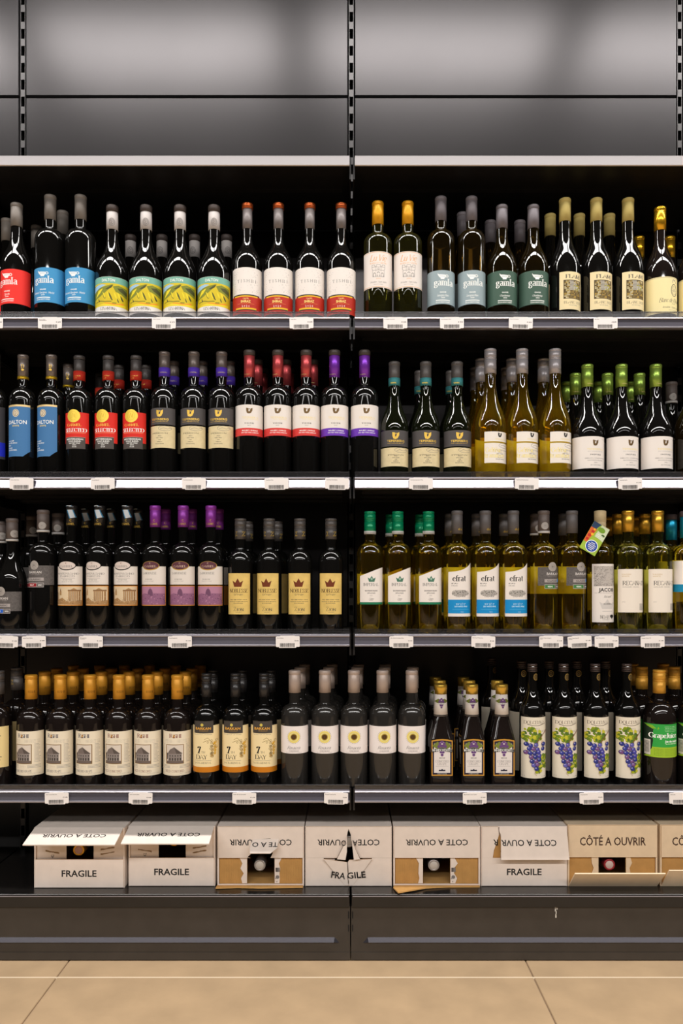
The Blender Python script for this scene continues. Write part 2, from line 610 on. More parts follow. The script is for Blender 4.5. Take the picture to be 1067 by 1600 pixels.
SM = shelf_meshes()
BAYWORD = {-2: 'two bays left', -1: 'left', 0: 'right', 1: 'two bays right'}
for r in range(4):
    for bay in (-2, -1, 0, 1):
        x0 = X_JOINT + bay * BAY + .00675
        root = empty('shelf', (x0, Y_LIP, SHELF[r]))
        tag(root, 'black shelf with grey price rail, %s row of bottles, %s of the joint' % (SHELF_WORD[r], BAYWORD[bay]), 'shelf', 'bottle shelves')
        for nm, me in zip(('shelf_board', 'price_rail', 'clear_strip', 'bracket', 'bracket'), SM):
            link(nm, me, root)
for bay in (-2, -1, 0, 1):
    zt = wz(243, Y_LIP)
    root = empty('top_shelf', (X_JOINT + bay * BAY + .00675, Y_LIP, zt))
    tag(root, 'empty topmost shelf with pale metal front edge, %s of the joint' % BAYWORD[bay], 'shelf', 'topmost shelves')
    MB().box(0, W_SH, .004, .356, -.026, -.001).box(.02, W_SH - .02, .12, .14, -.034, -.026).build('shelf_board', [M_DARK], root)
    MB().prism_x([(.004, 0), (.004, -.026), (.0005, -.026), (-.001, -.0245), (-.001, -.0015), (.0005, 0)][::-1], 0, W_SH).build('front_edge', [M_EDGE], root)
    link('bracket', SM[3], root)
    link('bracket', SM[4], root)
for bay in (-2, -1, 0, 1):
    root = empty('base_deck', (X_JOINT - .004 + bay * BAY + .003, Y_LIP, DECK))
    tag(root, 'dark base deck under the wine cartons, %s of the joint' % BAYWORD[bay], 'shelf', 'base decks')
    w = BAY - .006
    MB().box(0, w, .003, .366, -.02, 0).build('deck_board', [M_DECK], root)
    MB().prism_x([(.003, 0), (.003, -.034), (0, -.034), (-.001, -.033), (-.001, -.0052), (.0004, -.0045), (.0004, -.0016), (-.0006, -.001), (0, 0)][::-1], 0, w).build('front_edge', [M_DECK], root)
    MB().prism_x([(.0004, -.0046), (-.0014, -.005), (-.0014, -.0066), (.0004, -.0062)][::-1], .002, w - .002).build('edge_strip', [M_RIDGE], root)

# ------------------------------------------------------------------ bottle materials
GLASS_BLACK = mat('black_wine_glass', (.0045, .0042, .0038), .035, 0, .55)
GLASS_BROWN = mat('dark_brown_wine_glass', (.010, .007, .006), .04, 0, .55)
GLASS_SMOKE = mat('smoky_wine_glass', (.022, .020, .018), .05, 0, .55)
GLASS_GOLD = clear_mat('golden_wine_glass', (.98, .83, .14), (.60, .38, .01), .035)
GLASS_LIME = clear_mat('green_gold_wine_glass', (.97, .94, .36), (.52, .46, .03), .035)
GLASS_AMBER = clear_mat('deep_gold_wine_glass', (.98, .80, .13), (.74, .44, .02), .09)
PUNT = clear_mat('caustic_base_glass', (.70, .66, .12), (.80, .70, .06), .35)  # brighter body colour stands in for caustic light in the bottle foot
GLASS_OLIVE = clear_mat('olive_wine_glass', (.30, .29, .08), (.05, .045, .01), .45)
GLASS_UMBER = clear_mat('umber_wine_glass', (.28, .19, .06), (.035, .022, .006), .5)
GLASS_GREEN = clear_mat('dark_green_wine_glass', (.20, .25, .10), (.02, .024, .01), .7)


def paper(name, r, g, b, k=1.08, rough=.6, noise=None):
    return mat(name, rgb(r, g, b, k), rough, 0, .3, noise)


def foil(name, r, g, b, k=1.25, rough=.38, metal=.55):
    return mat(name, rgb(r, g, b, k), rough, metal, .5)


BACKPAPER = mat('back_label_paper', (.88, .87, .85), .6)
WHITE = paper('white_label_paper', 222, 214, 206)
BRIGHT = paper('bright_white_print', 240, 236, 230)
CREAM = paper('cream_label_paper', 222, 206, 162)
BLACK = mat('black_print', (.012, .011, .011), .6)
INK = mat('dark_grey_print', (.06, .055, .05), .6)
GREYINK = mat('grey_print', (.22, .20, .19), .6)
CHAR = paper('charcoal_label_paper', 74, 70, 69)
GOLD = mat('gold_print', rgb(225, 185, 80, 1.1), .35, .45)
PALEGOLD = mat('pale_gold_print', rgb(225, 205, 130, 1.1), .45, .2)
BRONZE = mat('bronze_print', rgb(110, 85, 50), .35, .5)
SILVER = mat('silver_print', rgb(170, 165, 160), .4, .4)
MATS_BY_RGB = {}


def C(r, g, b):
    key = (r, g, b)
    if key not in MATS_BY_RGB:
        MATS_BY_RGB[key] = paper('print_%02x%02x%02x' % key, r, g, b)
    return MATS_BY_RGB[key]


# ------------------------------------------------------------------ bottle builder


def lathe(rings, mats, seg=SEG, name='glass', smooth=True):
    """rings: (radius, z, squareness exponent); squareness 2 = round."""
    v, f = [], []
    for r in rings:
        rad, z = r[0], r[1]
        n = r[2] if len(r) > 2 else 2
        if rad < 1e-6:
            v.append((0, 0, z))
            continue
        for i in range(seg):
            a = 2 * math.pi * i / seg
            s_, c_ = math.sin(a), math.cos(a)
            k = rad if n == 2 else rad / (abs(s_) ** n + abs(c_) ** n) ** (1 / n)
            v.append((k * s_, -k * c_, z))
    idx, starts = 0, []
    for r in rings:
        starts.append(idx)
        idx += 1 if r[0] < 1e-6 else seg
    for a in range(len(rings) - 1):
        ra, rb = rings[a][0] < 1e-6, rings[a + 1][0] < 1e-6
        for i in range(seg):
            j = (i + 1) % seg
            if ra and rb:
                continue
            if ra:
                f.append((starts[a], starts[a + 1] + j, starts[a + 1] + i))
            elif rb:
                f.append((starts[a] + i, starts[a] + j, starts[a + 1]))
            else:
                f.append((starts[a] + i, starts[a] + j, starts[a + 1] + j, starts[a + 1] + i))
    return new_mesh(name, v, f, mats, None, smooth)


def bez(p0, p1, p2, p3, n):
    out = []
    for i in range(n + 1):
        t = i / n
        u = 1 - t
        out.append(tuple(u ** 3 * a + 3 * u * u * t * b + 3 * u * t * t * c + t ** 3 * d for a, b, c, d in zip(p0, p1, p2, p3)))
    return out


class Bottle:
    """One kind of bottle: its meshes, measured on the photograph (y in photo pixels, x in pixels from the bottle's axis)."""

    def __init__(s, row, R, prof, top, capb, neck, sh, glass, rn=.0138, rc=.0150):
        s.row, s.R, s.rn, s.rc = row, R, rn, rc
        s.r, s.flat = R, False
        s.parts = []          # (name, mesh, parent name)
        s.layers = {}
        s.stack = []          # print layers already laid: (radius, box, level)
        zt, zc, zn, zs = (s.Z(y) for y in (top, capb, neck, sh))
        s.zt, s.zc = zt, zc
        rings = [(0, .005), (R * .55, .002), (R - .006, 0), (R - .0015, .0014), (R, .005), (R, zs * .5)]
        h = zn - zs
        if prof == 'bdx':
            d = R - rn
            rings += [(rn + d * math.cos(t * math.pi / 180) ** .92, zs + .90 * h * math.sin(t * math.pi / 180)) for t in range(0, 76, 9)]
            rings += bez((rn + d * .27, zs + .868 * h), (rn + d * .13, zs + .91 * h), (rn, zs + .93 * h), (rn, zn + .10 * h), 4)
        elif prof == 'burg':
            rings += bez((R, zs), (R, zs + .42 * h), (rn + .003, zs + .48 * h), (rn, zn), 14)
        elif prof == 'cone':
            rings += bez((R, zs), (R, zs + .5 * h), (rn + .009, zs + .35 * h), (rn, zn), 12)
        if prof == 'square':
            rings = [(0, .004, 7), (R * .6, .001, 7), (R - .005, 0, 7), (R - .0015, .0016, 7), (R, .006, 7), (R, zs, 7)]
            rings += [(R - .0012, zs + .003, 6), (rn + .55 * (R - rn), zs + .52 * h, 4.2), (rn + .002, zn - .004, 2.6), (rn, zn, 2)]
        lip = min(zc + .004, zt - .004)
        rings += [(rn, lip), (rn - .0002, zt - .0035), (rn - .002, zt - .002), (0, zt - .002)]
        s.parts.append(('glass', lathe(rings, [glass], 32 if prof == 'square' else SEG), None))
        if glass in (GLASS_GOLD, GLASS_LIME, GLASS_AMBER):
            s.parts.append(('punt', lathe([(R * .80, .0012), (R * .62, .012), (R * .40, .0205), (R * .36, .0212), (0, .022)], [PUNT], 24, 'punt', False), None))

    def Z(s, py):
        return wz(py, Y_ROW) - SHELF[s.row]

    def sv(s):
        return (Y_ROW - s.r) / FPX

    def V(s, py):
        return wz(py, Y_ROW - s.r) - SHELF[s.row]

    # --- closures
    def capsule(s, m, rc=None, groove=.011, name='capsule'):
        rc = rc or s.rc
        zt, zb = s.zt, s.zc
        zl = zt - groove
        pr = [(s.rn, zb), (rc, zb), (rc - .0002, zl - .0015), (rc - .0009, zl - .0008), (rc - .0009, zl), (rc + .0003, zl + .001),
              (rc + .0004, zt - .003), (rc - .0008, zt - .0008), (rc - .003, zt), (0, zt)]
        s.parts.append((name, lathe(pr, [m], 32), None))
        return s

    def screw(s, m, split=.55, rc=None):
        rc = rc or s.rc
        zt, zb = s.zt, s.zc
        zl = zt - (zt - zb) * (1 - split)
        pr = [(s.rn, zb), (rc, zb), (rc, zl - .0035), (rc - .0010, zl - .003), (rc - .0010, zl - .002), (rc + .0002, zl - .0015), (rc + .0002, zl + .0005), (rc - .0010, zl + .001), (rc - .001, zl + .002),
              (rc, zl + .0025), (rc, zt - .0075), (rc - .0012, zt - .007), (rc - .0012, zt - .006), (rc, zt - .0055), (rc, zt - .0012), (rc - .0012, zt), (0, zt)]
        s.parts.append(('screw_cap', lathe(pr, [m], 32), None))
        return s

    def band(s, y0, y1, m, r, r2=None, name='neck_band'):
        z1, z0 = s.Z(y0), s.Z(y1)
        r2 = r2 or r
        s.parts.append((name, lathe([(r - .0006, z0), (r, z0), (r2, z1), (r2 - .0006, z1)], [m], 32, name), None))
        return s

    def topcap(s, y0, y1, m, r):
        z1, z0 = s.Z(y0), s.Z(y1)
        s.parts.append(('stopper', lathe([(r - .002, z0), (r, z0 + .0004), (r, z1 - .0012), (r - .0012, z1), (0, z1 + .0002)], [m], 32, 'stopper'), None))
        return s

    # --- drawing on the bottle's skin
    def on(s, r=None, flat=False):
        s.r, s.flat = r or s.R, flat
        return s

    def level(s, x0, x1, z0, z1):
        """Painter's order: one step above whatever this print overlaps."""
        lv = 1 + max([l for r, a0, a1, b0, b1, l in s.stack if r == s.r and a0 < x1 and x0 < a1 and b0 < z1 and z0 < b1], default=0)
        s.stack.append((s.r, x0, x1, z0, z1, lv))
        return .00018 + .00003 * lv

    def add(s, layer, m, polys, px=True):
        if px:
            k = s.sv()
            polys = [[(x * k, s.V(y)) for x, y in q] for q in polys]
        xs, zs = [p[0] for q in polys for p in q], [p[1] for q in polys for p in q]
        off = s.level(min(xs), max(xs), min(zs), max(zs))
        s.layers.setdefault(layer, []).append((m, polys, off, s.r, s.flat, False))
        return s

    def wrap(s, layer, m, y0, y1, a0=-86, a1=86):
        z0, z1 = s.V(y1), s.V(y0)
        if layer == 'back_label':
            off = -.0008                                # back labels are read through the wine
        else:
            off = s.level(s.r * math.sin(math.radians(a0)), s.r * math.sin(math.radians(a1)), z0, z1)
        s.layers.setdefault(layer, []).append((m, (z0, z1, a0, a1), off, s.r, s.flat, True))
        return s

    def rect(s, layer, m, x0, x1, y0, y1):
        return s.add(layer, m, [[(x0, y0), (x1, y0), (x1, y1), (x0, y1)]])

    def poly(s, layer, m, pts):
        return s.add(layer, m, tri_fan(pts))

    def ell(s, layer, m, cx, cy, rx, ry=None, n=20, a0=0, a1=360):
        ry = ry or rx
        pts = [(cx + rx * math.cos(math.radians(a0 + (a1 - a0) * i / n)), cy + ry * math.sin(math.radians(a0 + (a1 - a0) * i / n))) for i in range(n + (a1 - a0 < 360))]
        return s.add(layer, m, [[pts[0], pts[i], pts[i + 1]] for i in range(1, len(pts) - 1)])

    def ring(s, layer, m, cx, cy, rx, ry, w, n=20, a0=0, a1=360):
        q = []
        for i in range(n):
            t0, t1 = (math.radians(a0 + (a1 - a0) * k / n) for k in (i, i + 1))
            q.append([(cx + rx * math.cos(t0), cy + ry * math.sin(t0)), (cx + rx * math.cos(t1), cy + ry * math.sin(t1)),
                      (cx + (rx - w) * math.cos(t1), cy + (ry - w) * math.sin(t1)), (cx + (rx - w) * math.cos(t0), cy + (ry - w) * math.sin(t0))])
        return s.add(layer, m, q)

    def line(s, layer, m, pts, w):
        q = []
        for (xa, ya), (xb, yb) in zip(pts, pts[1:]):
            d = math.hypot(xb - xa, yb - ya) or 1
            nx, ny = -(yb - ya) / d * w / 2, (xb - xa) / d * w / 2
            q.append([(xa + nx, ya + ny), (xb + nx, yb + ny), (xb - nx, yb - ny), (xa - nx, ya - ny)])
        return s.add(layer, m, q)

    def text(s, m, t, cx, cy, h, w=None, font='sans', bold=0.0, align='c', layer='lettering'):
        ps = text_polys(t, 0, 0, h, w, font, bold, align)
        return s.add(layer, m, [[(cx + x, cy - y) for x, y in q] for q in ps])

    # --- meshes
    def build_layer(s, name):
        mats, v, f, mi, nrm = [], [], [], [], []

        def put(pts, m, nrs):
            n = len(v)
            v.extend(pts)
            nrm.extend(nrs)
            f.append(tuple(range(n, n + len(pts))))
            if m not in mats:
                mats.append(m)
            mi.append(mats.index(m))

        for m, polys, off, R, flat, wrapd in s.layers[name]:
            rr = R + off
            if wrapd:
                z0, z1, a0, a1 = polys
                st = [a0] + [k * 7.5 for k in range(math.floor(a0 / 7.5) + 1, math.ceil(a1 / 7.5))] + [a1]
                for a, b in zip(st, st[1:]):
                    pt = []
                    for q, z in ((a, z0), (b, z0), (b, z1), (a, z1)):
                        k = math.floor(q / 7.5 + 1e-6)
                        t = q / 7.5 - k
                        pa, pb = math.radians(k * 7.5), math.radians(k * 7.5 + 7.5)
                        pt.append((rr * (math.sin(pa) * (1 - t) + math.sin(pb) * t), -rr * (math.cos(pa) * (1 - t) + math.cos(pb) * t), z))
                    ns = [(math.sin(math.radians(q)), -math.cos(math.radians(q)), 0) for q in (a, b, b, a)]
                    put(pt, m, ns)
                continue
            for q in polys:
                if len(q) < 3:
                    continue
                ar = sum(q[i][0] * q[(i + 1) % len(q)][1] - q[(i + 1) % len(q)][0] * q[i][1] for i in range(len(q)))
                if ar < 0:
                    q = q[::-1]
                if flat:
                    put([(x, -rr, z) for x, z in q], m, [(0, -1, 0)] * len(q))
                    continue
                lim = R * .9985
                q = [(max(-lim, min(lim, x)), z) for x, z in q]
                k0 = math.floor(math.asin(min(x for x, z in q) / R) / DEG + 1e-7)
                k1 = math.floor(math.asin(max(x for x, z in q) / R) / DEG - 1e-7)
                for k in range(k0, k1 + 1):
                    xa, xb = R * math.sin(k * DEG), R * math.sin((k + 1) * DEG)
                    pc = q
                    if k > k0:
                        pc = clip_x(pc, xa, True)
                    if k < k1 and pc:
                        pc = clip_x(pc, xb, False)
                    if len(pc) < 3:
                        continue
                    pt, ns = [], []
                    for x, z in pc:
                        t = (x - xa) / (xb - xa)
                        y = -R * (math.cos(k * DEG) * (1 - t) + math.cos((k + 1) * DEG) * t)
                        sc = rr / R
                        pt.append((x * sc, y * sc, z))
                        a = (k + t) * DEG
                        ns.append((math.sin(a), -math.cos(a), 0))
                    put(pt, m, ns)
        return new_mesh(name, v, f, mats, mi, True, nrm)

    def finish(s):
        main = [p[0] for p in s.parts]
        cap = next((n for n in main if n in ('capsule', 'screw_cap', 'stopper', 'neck_band')), None)
        if 'label' in s.layers:
            s.parts.append(('label', s.build_layer('label'), None))
        if 'back_label' in s.layers:
            s.parts.append(('back_label', s.build_layer('back_label'), None))
        for nm in s.layers:
            if nm in ('label', 'back_label'):
                continue
            s.parts.append((nm, s.build_layer(nm), cap if nm.startswith('cap_') else 'label'))
        return s


KINDS = {}
# ================================================================== TOP SHELF


def gamla(row, R, prof, top, capb, neck, sh, glass, col, capcol, y0, y1, dx, wine, wline):
    b = Bottle(row, R, prof, top, capb, neck, sh, glass)
    b.capsule(capcol)
    b.on().wrap('label', col, y0, y1, -84, 84)
    w = BRIGHT
    yc = y0 + 9.5
    b.poly('emblem', w, [(dx - 8.5, yc - 5.5), (dx - 7, yc - 3.2), (dx + 5, yc - 2.2), (dx + 4.2, yc + 1.5), (dx + 2.3, yc + 2.6), (dx + 2.1, yc + 4.4), (dx - 3.6, yc + 4.4), (dx - 3.8, yc + 2.6), (dx - 6.4, yc + .4), (dx - 8.2, yc - 3)])
    b.ring('emblem', w, dx + 6.2, yc - .6, 2.4, 2.2, .9, 12)
    b.line('emblem', col, [(dx - 5.4, yc - .6), (dx + 4, yc)], .5)
    b.text(w, 'gamla', dx + 1, y0 + 18.5, 10.5, 30, 'serif', .01)
    b.text(w, 'GALILEE', dx, y0 + 34.2, 2.0, 10, bold=.02)
    b.text(w, wine, dx, y0 + 39, 3.2, wline, 'script', .03)
    b.text(w, '2020', dx, y0 + 42.8, 1.6, 6, bold=.02)
    b.rect('lettering', w, dx - 11, dx + 11, y0 + 46.2, y0 + 47.4)
    b.text(w, 'GOLAN HEIGHTS WINERY', dx, y0 + 49.8, 1.7, 22, bold=.02)
    return b.finish()


CAP_TAUPE = foil('taupe_capsule', 128, 121, 114, 1.2, .5, .15)
CAP_GREY = foil('grey_capsule', 112, 106, 110, 1.2, .5, .15)
KINDS['cup_red'] = gamla(0, .0383, 'burg', 319, 356, 366, 421, GLASS_BLACK, paper('red_label', 226, 42, 32), CAP_TAUPE, 420, 474, -6, 'Syrah', 9)
KINDS['cup_blue'] = gamla(0, .0389, 'bdx', 306.5, 345.5, 359, 379, GLASS_BLACK, paper('sea_blue_label', 58, 138, 186), CAP_TAUPE, 417.5, 472, -3, 'Cabernet Sauvignon - Merlot', 33)
KINDS['cup_grey'] = gamla(0, .0360, 'bdx', 309, 347.5, 360, 380, GLASS_UMBER, paper('grey_blue_label', 142, 158, 162), CAP_GREY, 422, 475, 1, 'Sauvignon Blanc', 19)
KINDS['cup_green'] = gamla(0, .0388, 'burg', 322, 359, 368, 423, GLASS_UMBER, paper('dark_green_label', 62, 88, 74), CAP_GREY, 422.5, 475.5, 1.5, 'Chardonnay', 16)

# landscape label
b = Bottle(0, .0425, 'burg', 323, 361, 372, 433, GLASS_BLACK)
b.capsule(paper('white_capsule', 205, 198, 194), groove=.016)
b.band(322.6, 333.5, foil('brown_capsule_top', 82, 72, 68, 1.1, .5, .2), .0157, .0155, 'cap_band')
b.parts[-1] = ('cap_top', lathe([(.0152, b.Z(333.5)), (.0158, b.Z(333.5)), (.0158, b.Z(324.2)), (.0148, b.Z(323)), (0, b.Z(322.8))], [MATS['brown_capsule_top']], 32, 'cap_top'), None)
b.on(.0152).ring('cap_emblem', GREYINK, 1.5, 346.5, 4.8, 6.2, .7, 18).ring('cap_emblem', GREYINK, 1.5, 346.5, 3.2, 4.2, .6, 14).line('cap_emblem', GREYINK, [(0, 344), (2.6, 345.5), (.4, 347.5), (3, 349.4)], .7)
b.on().wrap('label', paper('landscape_label_white', 228, 222, 214), 432, 489, -86, 86)
b.wrap('illustration', paper('teal_band', 112, 168, 150), 432.2, 442, -86, 86)
b.wrap('illustration', paper('mustard', 205, 182, 30), 442, 478, -86, 86)
OL, DO, SK, YE, ORR = C(122, 128, 40), C(74, 76, 34), C(150, 188, 215), C(226, 206, 40), C(228, 150, 30)
b.poly('illustration', SK, [(-25, 445.5), (-10, 443.5), (-2, 445), (-14, 449.5), (-25, 455)])
b.poly('illustration', OL, [(-25, 455), (-13, 449), (0, 446), (8, 443.6), (4, 450), (-4, 457), (-13, 463), (-22, 466), (-25, 471)])
b.poly('illustration', DO, [(-4, 452), (4, 446.5), (9, 444), (6, 449), (1, 452)])
b.poly('illustration', YE, [(-21, 464), (-15, 453), (-7, 450), (-12, 457)])
b.poly('illustration', OL, [(8, 447), (16, 444.5), (25, 447), (25, 462), (18, 457), (12, 455)])
b.poly('illustration', DO, [(14, 449), (21, 448), (25, 452), (25, 458), (17, 453)])
for x, y, sx, sy in ((-5, 463, 5, 8), (4, 461, 5, 10), (6, 466, 4, 6), (-14, 468, 3, 6), (20, 464, 4, 9), (15, 468, 3, 7)):
    b.poly('illustration', DO, [(x - sx * .5, y - sy * .5), (x, y - sy * .2), (x + sx * .5, y + sy * .35), (x + sx * .2, y + sy * .5), (x - sx * .3, y + sy * .1)])
for x in (-8, -1, 9, 14):
    b.poly('illustration', YE, [(x, 455), (x + 3, 459), (x + 5, 467), (x + 2, 463)])
b.poly('illustration', ORR, [(-20, 476.8), (-2, 472.5), (12, 474), (22, 471), (22, 476.8)])
b.poly('illustration', YE, [(-24, 477.6), (-6, 474), (10, 476), (24, 473.5), (24, 477.8)])
b.line('illustration', DO, [(-20, 471), (-12, 469.5), (-4, 471), (6, 470.5)], .9)
b.line('illustration', DO, [(7, 473), (13, 472.5)], 1)
b.text(BRIGHT, 'DALTON', 1, 437.2, 4.2, 20, bold=.01)
b.text(BLACK, 'LEVANTINA', 1, 481.6, 4.2, 26, 'serif', .02)
b.text(GREYINK, 'DRY RED WINE GALILEE', 0, 486, 1.2, 20)
KINDS['landscape'] = b.finish()

# white speckled label over red band
b = Bottle(0, .0377, 'burg', 320, 359, 372, 417, GLASS_BLACK, rn=.0122)
b.topcap(319.6, 328, foil('copper_cap', 196, 96, 48, 1.3, .3, .7), .0146)
b.band(328.2, 359.5, foil('grey_film_sleeve', 124, 116, 114, 1.1, .45, .2), .0127)
b.on().wrap('label', WHITE, 417.5, 464, -84, 84)
b.wrap('band', paper('brick_red_band', 176, 40, 22), 461.5, 490, -84, 84)
b.wrap('band', C(224, 172, 30), 461.0, 463.4, -50, 50)
b.wrap('band', BLACK, 459.6, 461.4, -60, 60)
b.wrap('band', C(224, 172, 30), 480.4, 483.0, -44, 44)
b.wrap('band', BLACK, 483.0, 484.6, -44, 44)
random.seed(4)
for _ in range(120):
    x, y = random.choice((random.gauss(13, 4), random.gauss(-17, 3), random.uniform(-21, 21))), random.uniform(421, 457)
    if abs(x) < 22 and not (abs(x) < 15 and 434 < y < 443):
        r_ = random.uniform(.25, .6)
        b.add('illustration', SILVER if random.random() < .4 else GREYINK, [[(x - r_, y), (x, y - r_), (x + r_, y + r_ * .6)]])
b.text(INK, 'T I S H B I', 1, 438.6, 4.6, 29, 'light', .02)
b.text(PALEGOLD, 'יבשת', 0, 466, 2.6, 9)
b.text(C(240, 214, 120), 'SHIRAZ', 0, 470.6, 3.6, 15.5, bold=.03)
b.rect('lettering', C(210, 120, 50), -13, 13, 474, 474.5)
b.text(BRIGHT, '2 0 2 0', 0, 478, 3.0, 12)
KINDS['speckled'] = b.finish()

# castle sketch label, amber capsule
b = Bottle(0, .0372, 'bdx', 316.5, 353, 366, 383, GLASS_OLIVE)
b.capsule(foil('amber_capsule', 226, 158, 18, 1.2, .4, .3))
b.on().wrap('label', paper('ivory_castle_label', 220, 211, 203), 392.5, 449, -80, 80)
OC = C(214, 146, 60)
b.wrap('lettering', OC, 393.4, 394.0, -79, 79).wrap('lettering', OC, 447.4, 448.0, -79, 79)
b.text(OC, 'Lu Vie', 0, 402.5, 10, 26, 'script', .02)
b.text(OC, 'BLANC DU CASTEL', 0, 410.6, 2.2, 26)
g = 'illustration'
b.line(g, GREYINK, [(-9, 432), (-9, 421), (-10, 420), (-10, 413.5), (-6, 413.5), (-6, 416), (-3, 416), (-3, 413.5), (3, 413.5), (3, 416), (6, 416), (6, 413.5), (10, 413.5), (10, 420), (9, 421), (9, 432), (-9, 432)], .5)
b.line(g, GREYINK, [(-9, 422), (9, 422)], .5).line(g, GREYINK, [(-4, 416), (-4, 424)], .4).line(g, GREYINK, [(4, 416), (4, 424)], .4).line(g, GREYINK, [(-10, 417), (10, 417)], .4)
for cx in (-6, 0, 6):
    h_ = 4.5 if cx else 6
    b.ring(g, INK, cx, 431 - h_ + 2, 2.1, 2.6, .7, 10, 180, 360).line(g, INK, [(cx - 1.8, 429), (cx - 1.8, 432)], .7).line(g, INK, [(cx + 1.8, 429), (cx + 1.8, 432)], .7)
b.ring(g, GREYINK, 0, 420, 1.6, 1.6, .5, 10)
b.text(OC, '2021', 0, 434.8, 2, 7)
b.text(GREYINK, 'Jerusalem - Haute Judee', 0, 440, 2.8, 26, 'script', .03)
b.text(GREYINK, 'PRODUCT OF ISRAEL', 0, 444, 1.2, 14)
KINDS['castle'] = b.finish()

# mosaic label, straw capsule
b = Bottle(0, .0392, 'burg', 311.5, 348, 360, 424, GLASS_BLACK)
b.capsule(paper('straw_capsule', 196, 176, 104, 1.1))
b.on().rect('label', paper('parchment_label', 224, 206, 160), -17, 22, 424, 483)
X0, Y0 = 2.5, 451.5
b.text(INK, 'FLAM', X0 + .5, 431.4, 5.6, 25, 'serif', .02)
b.rect('illustration', C(70, 58, 34), X0 - 14.5, X0 + 14.5, 437, 466.5)
random.seed(9)
cols = [C(186, 172, 124), C(168, 138, 62), C(126, 106, 58), C(98, 78, 38), C(204, 190, 150)]
n = 13
for i in range(n):
    for j in range(n):
        x, y = X0 - 13.6 + 27.2 * i / n, 438 + 27.6 * j / n
        if 4 <= i <= 6 and j < 7:
            c_ = C(176, 170, 156)
        elif i > 6 and j < 7 and math.hypot(i - 6, j - 7) < 6:
            c_ = random.choice((C(196, 190, 170), C(180, 172, 60), C(168, 160, 140)))
        elif j >= 7 and i > 3:
            c_ = random.choice((cols[2], cols[3], cols[1]))
        else:
            c_ = random.choice(cols)
        e = random.uniform(.25, .6)
        b.rect('illustration', c_, x + e * .6, x + 2.0, y + e * .6, y + 2.05)
b.text(INK, 'BLANC 2022', X0 + .5, 472, 3.8, 29, 'light', .02)
b.text(GREYINK, 'GALILEE ISRAEL', X0 + .5, 476.4, 1.4, 15)
KINDS['mosaic'] = b.finish()

# cream script label, gold capsule
b = Bottle(0, .0412, 'burg', 325, 362, 374, 433, GLASS_BROWN)
b.capsule(foil('gold_capsule', 216, 166, 40, 1.3, .25, .8))
b.on().wrap('label', paper('pale_yellow_label', 228, 213, 158), 432, 489, -86, 86)
b.wrap('lettering', GREYINK, 433, 433.5, -84, 84)
b.ring('emblem', INK, 13.5, 452.5, 5.6, 10, 1.1, 22).ring('emblem', GREYINK, 13.5, 449, 2.4, 3, .6, 12).ring('emblem', GREYINK, 13.5, 456.5, 2.8, 3.2, .6, 12).line('emblem', GREYINK, [(9, 452.6), (18, 452.6)], .5)
b.line('emblem', GREYINK, [(10.5, 441), (11, 437), (12.5, 435.5), (14, 438), (15, 436), (17, 439), (17.5, 441)], .8)
b.text(INK, 'Blanc de Noir', 6.5, 468.5, 6.6, 34, 'script', .02)
b.text(INK, '2020', 12.5, 473.8, 2.4, 7, 'light')
b.text(INK, 'Jerusalem - Haute Judee', 9, 479.4, 3, 30, 'script', .03)
b.text(GREYINK, 'PRODUCT OF ISRAEL', 11, 484, 1.3, 14)
KINDS['script_cream'] = b.finish()

# ================================================================== SECOND SHELF
SLEEVE = foil('brown_grey_sleeve', 108, 98, 93, 1.15, .35, .35)
DARKCAP = foil('charcoal_sleeve', 78, 74, 73, 1.2, .42, .3)


def vmark(b, m, cx, cy, w, h, layer='emblem'):
    b.poly(layer, m, [(cx - w * .5, cy - h * .5), (cx - w * .1, cy - h * .42), (cx - w * .12, cy + h * .12), (cx + w * .05, cy + h * .12), (cx + w * .18, cy - h * .35), (cx + w * .5, cy - h * .5),
                      (cx + w * .48, cy - h * .05), (cx + w * .26, cy + h * .38), (cx - w * .02, cy + h * .5), (cx - w * .36, cy + h * .42), (cx - w * .48, cy)])
    b.ell(layer, m, cx + w * .02, cy - h * .3, w * .09, h * .09, 8)


b = Bottle(1, .0345, 'bdx', 553, 594, 606, 628, GLASS_BLACK)
b.capsule(DARKCAP)
b.on().poly('label', paper('black_label', 52, 50, 52), [(-20, 640), (20, 634), (20, 716), (-20, 716)])
b.rect('band', paper('royal_blue_band', 22, 36, 176), -20, 20, 690, 712)
b.poly('emblem', C(196, 184, 50), [(4, 684), (8, 674), (11, 679), (14, 683), (14, 686), (4, 686)])
b.line('lettering', BRIGHT, [(4, 699), (9, 698), (15, 699.5)], .7).line('lettering', BRIGHT, [(3, 706), (10, 706.5), (15, 707.5)], .7)
KINDS['blueband'] = b.finish()

b = Bottle(1, .0345, 'bdx', 555, 594, 606, 628, GLASS_BLACK, rn=.0126, rc=.0136)
b.capsule(foil('taupe_gloss_sleeve', 122, 112, 106, 1.15, .3, .4))
b.band(589.6, 593.8, foil('gold_ring', 218, 180, 40, 1.2, .35, .6), .0141)
b.on(.0137).text(GOLD, 'D', 2, 572, 5.5, 4, 'serif', .05, layer='cap_emblem').ell('cap_emblem', GOLD, 2.2, 577.5, 2.2, 1.8, 10)
b.on().poly('label', paper('denim_blue_label', 62, 112, 160), [(-19.5, 632), (16.5, 632), (16.5, 704.5), (7.5, 713), (-19.5, 713)])
b.rect('band', foil('gold_strip', 214, 186, 130, 1.2, .4, .3), -19.5, 16.5, 632, 635)
b.ell('emblem', C(216, 200, 170), -3.4, 645, 5.4, 6.2, 20).ring('emblem', INK, -3.4, 645, 4.4, 5.2, .7, 18).line('emblem', GREYINK, [(-4.6, 642), (-4.6, 648), (-2.4, 646.6), (-2.2, 643.4), (-4.6, 642)], .7)
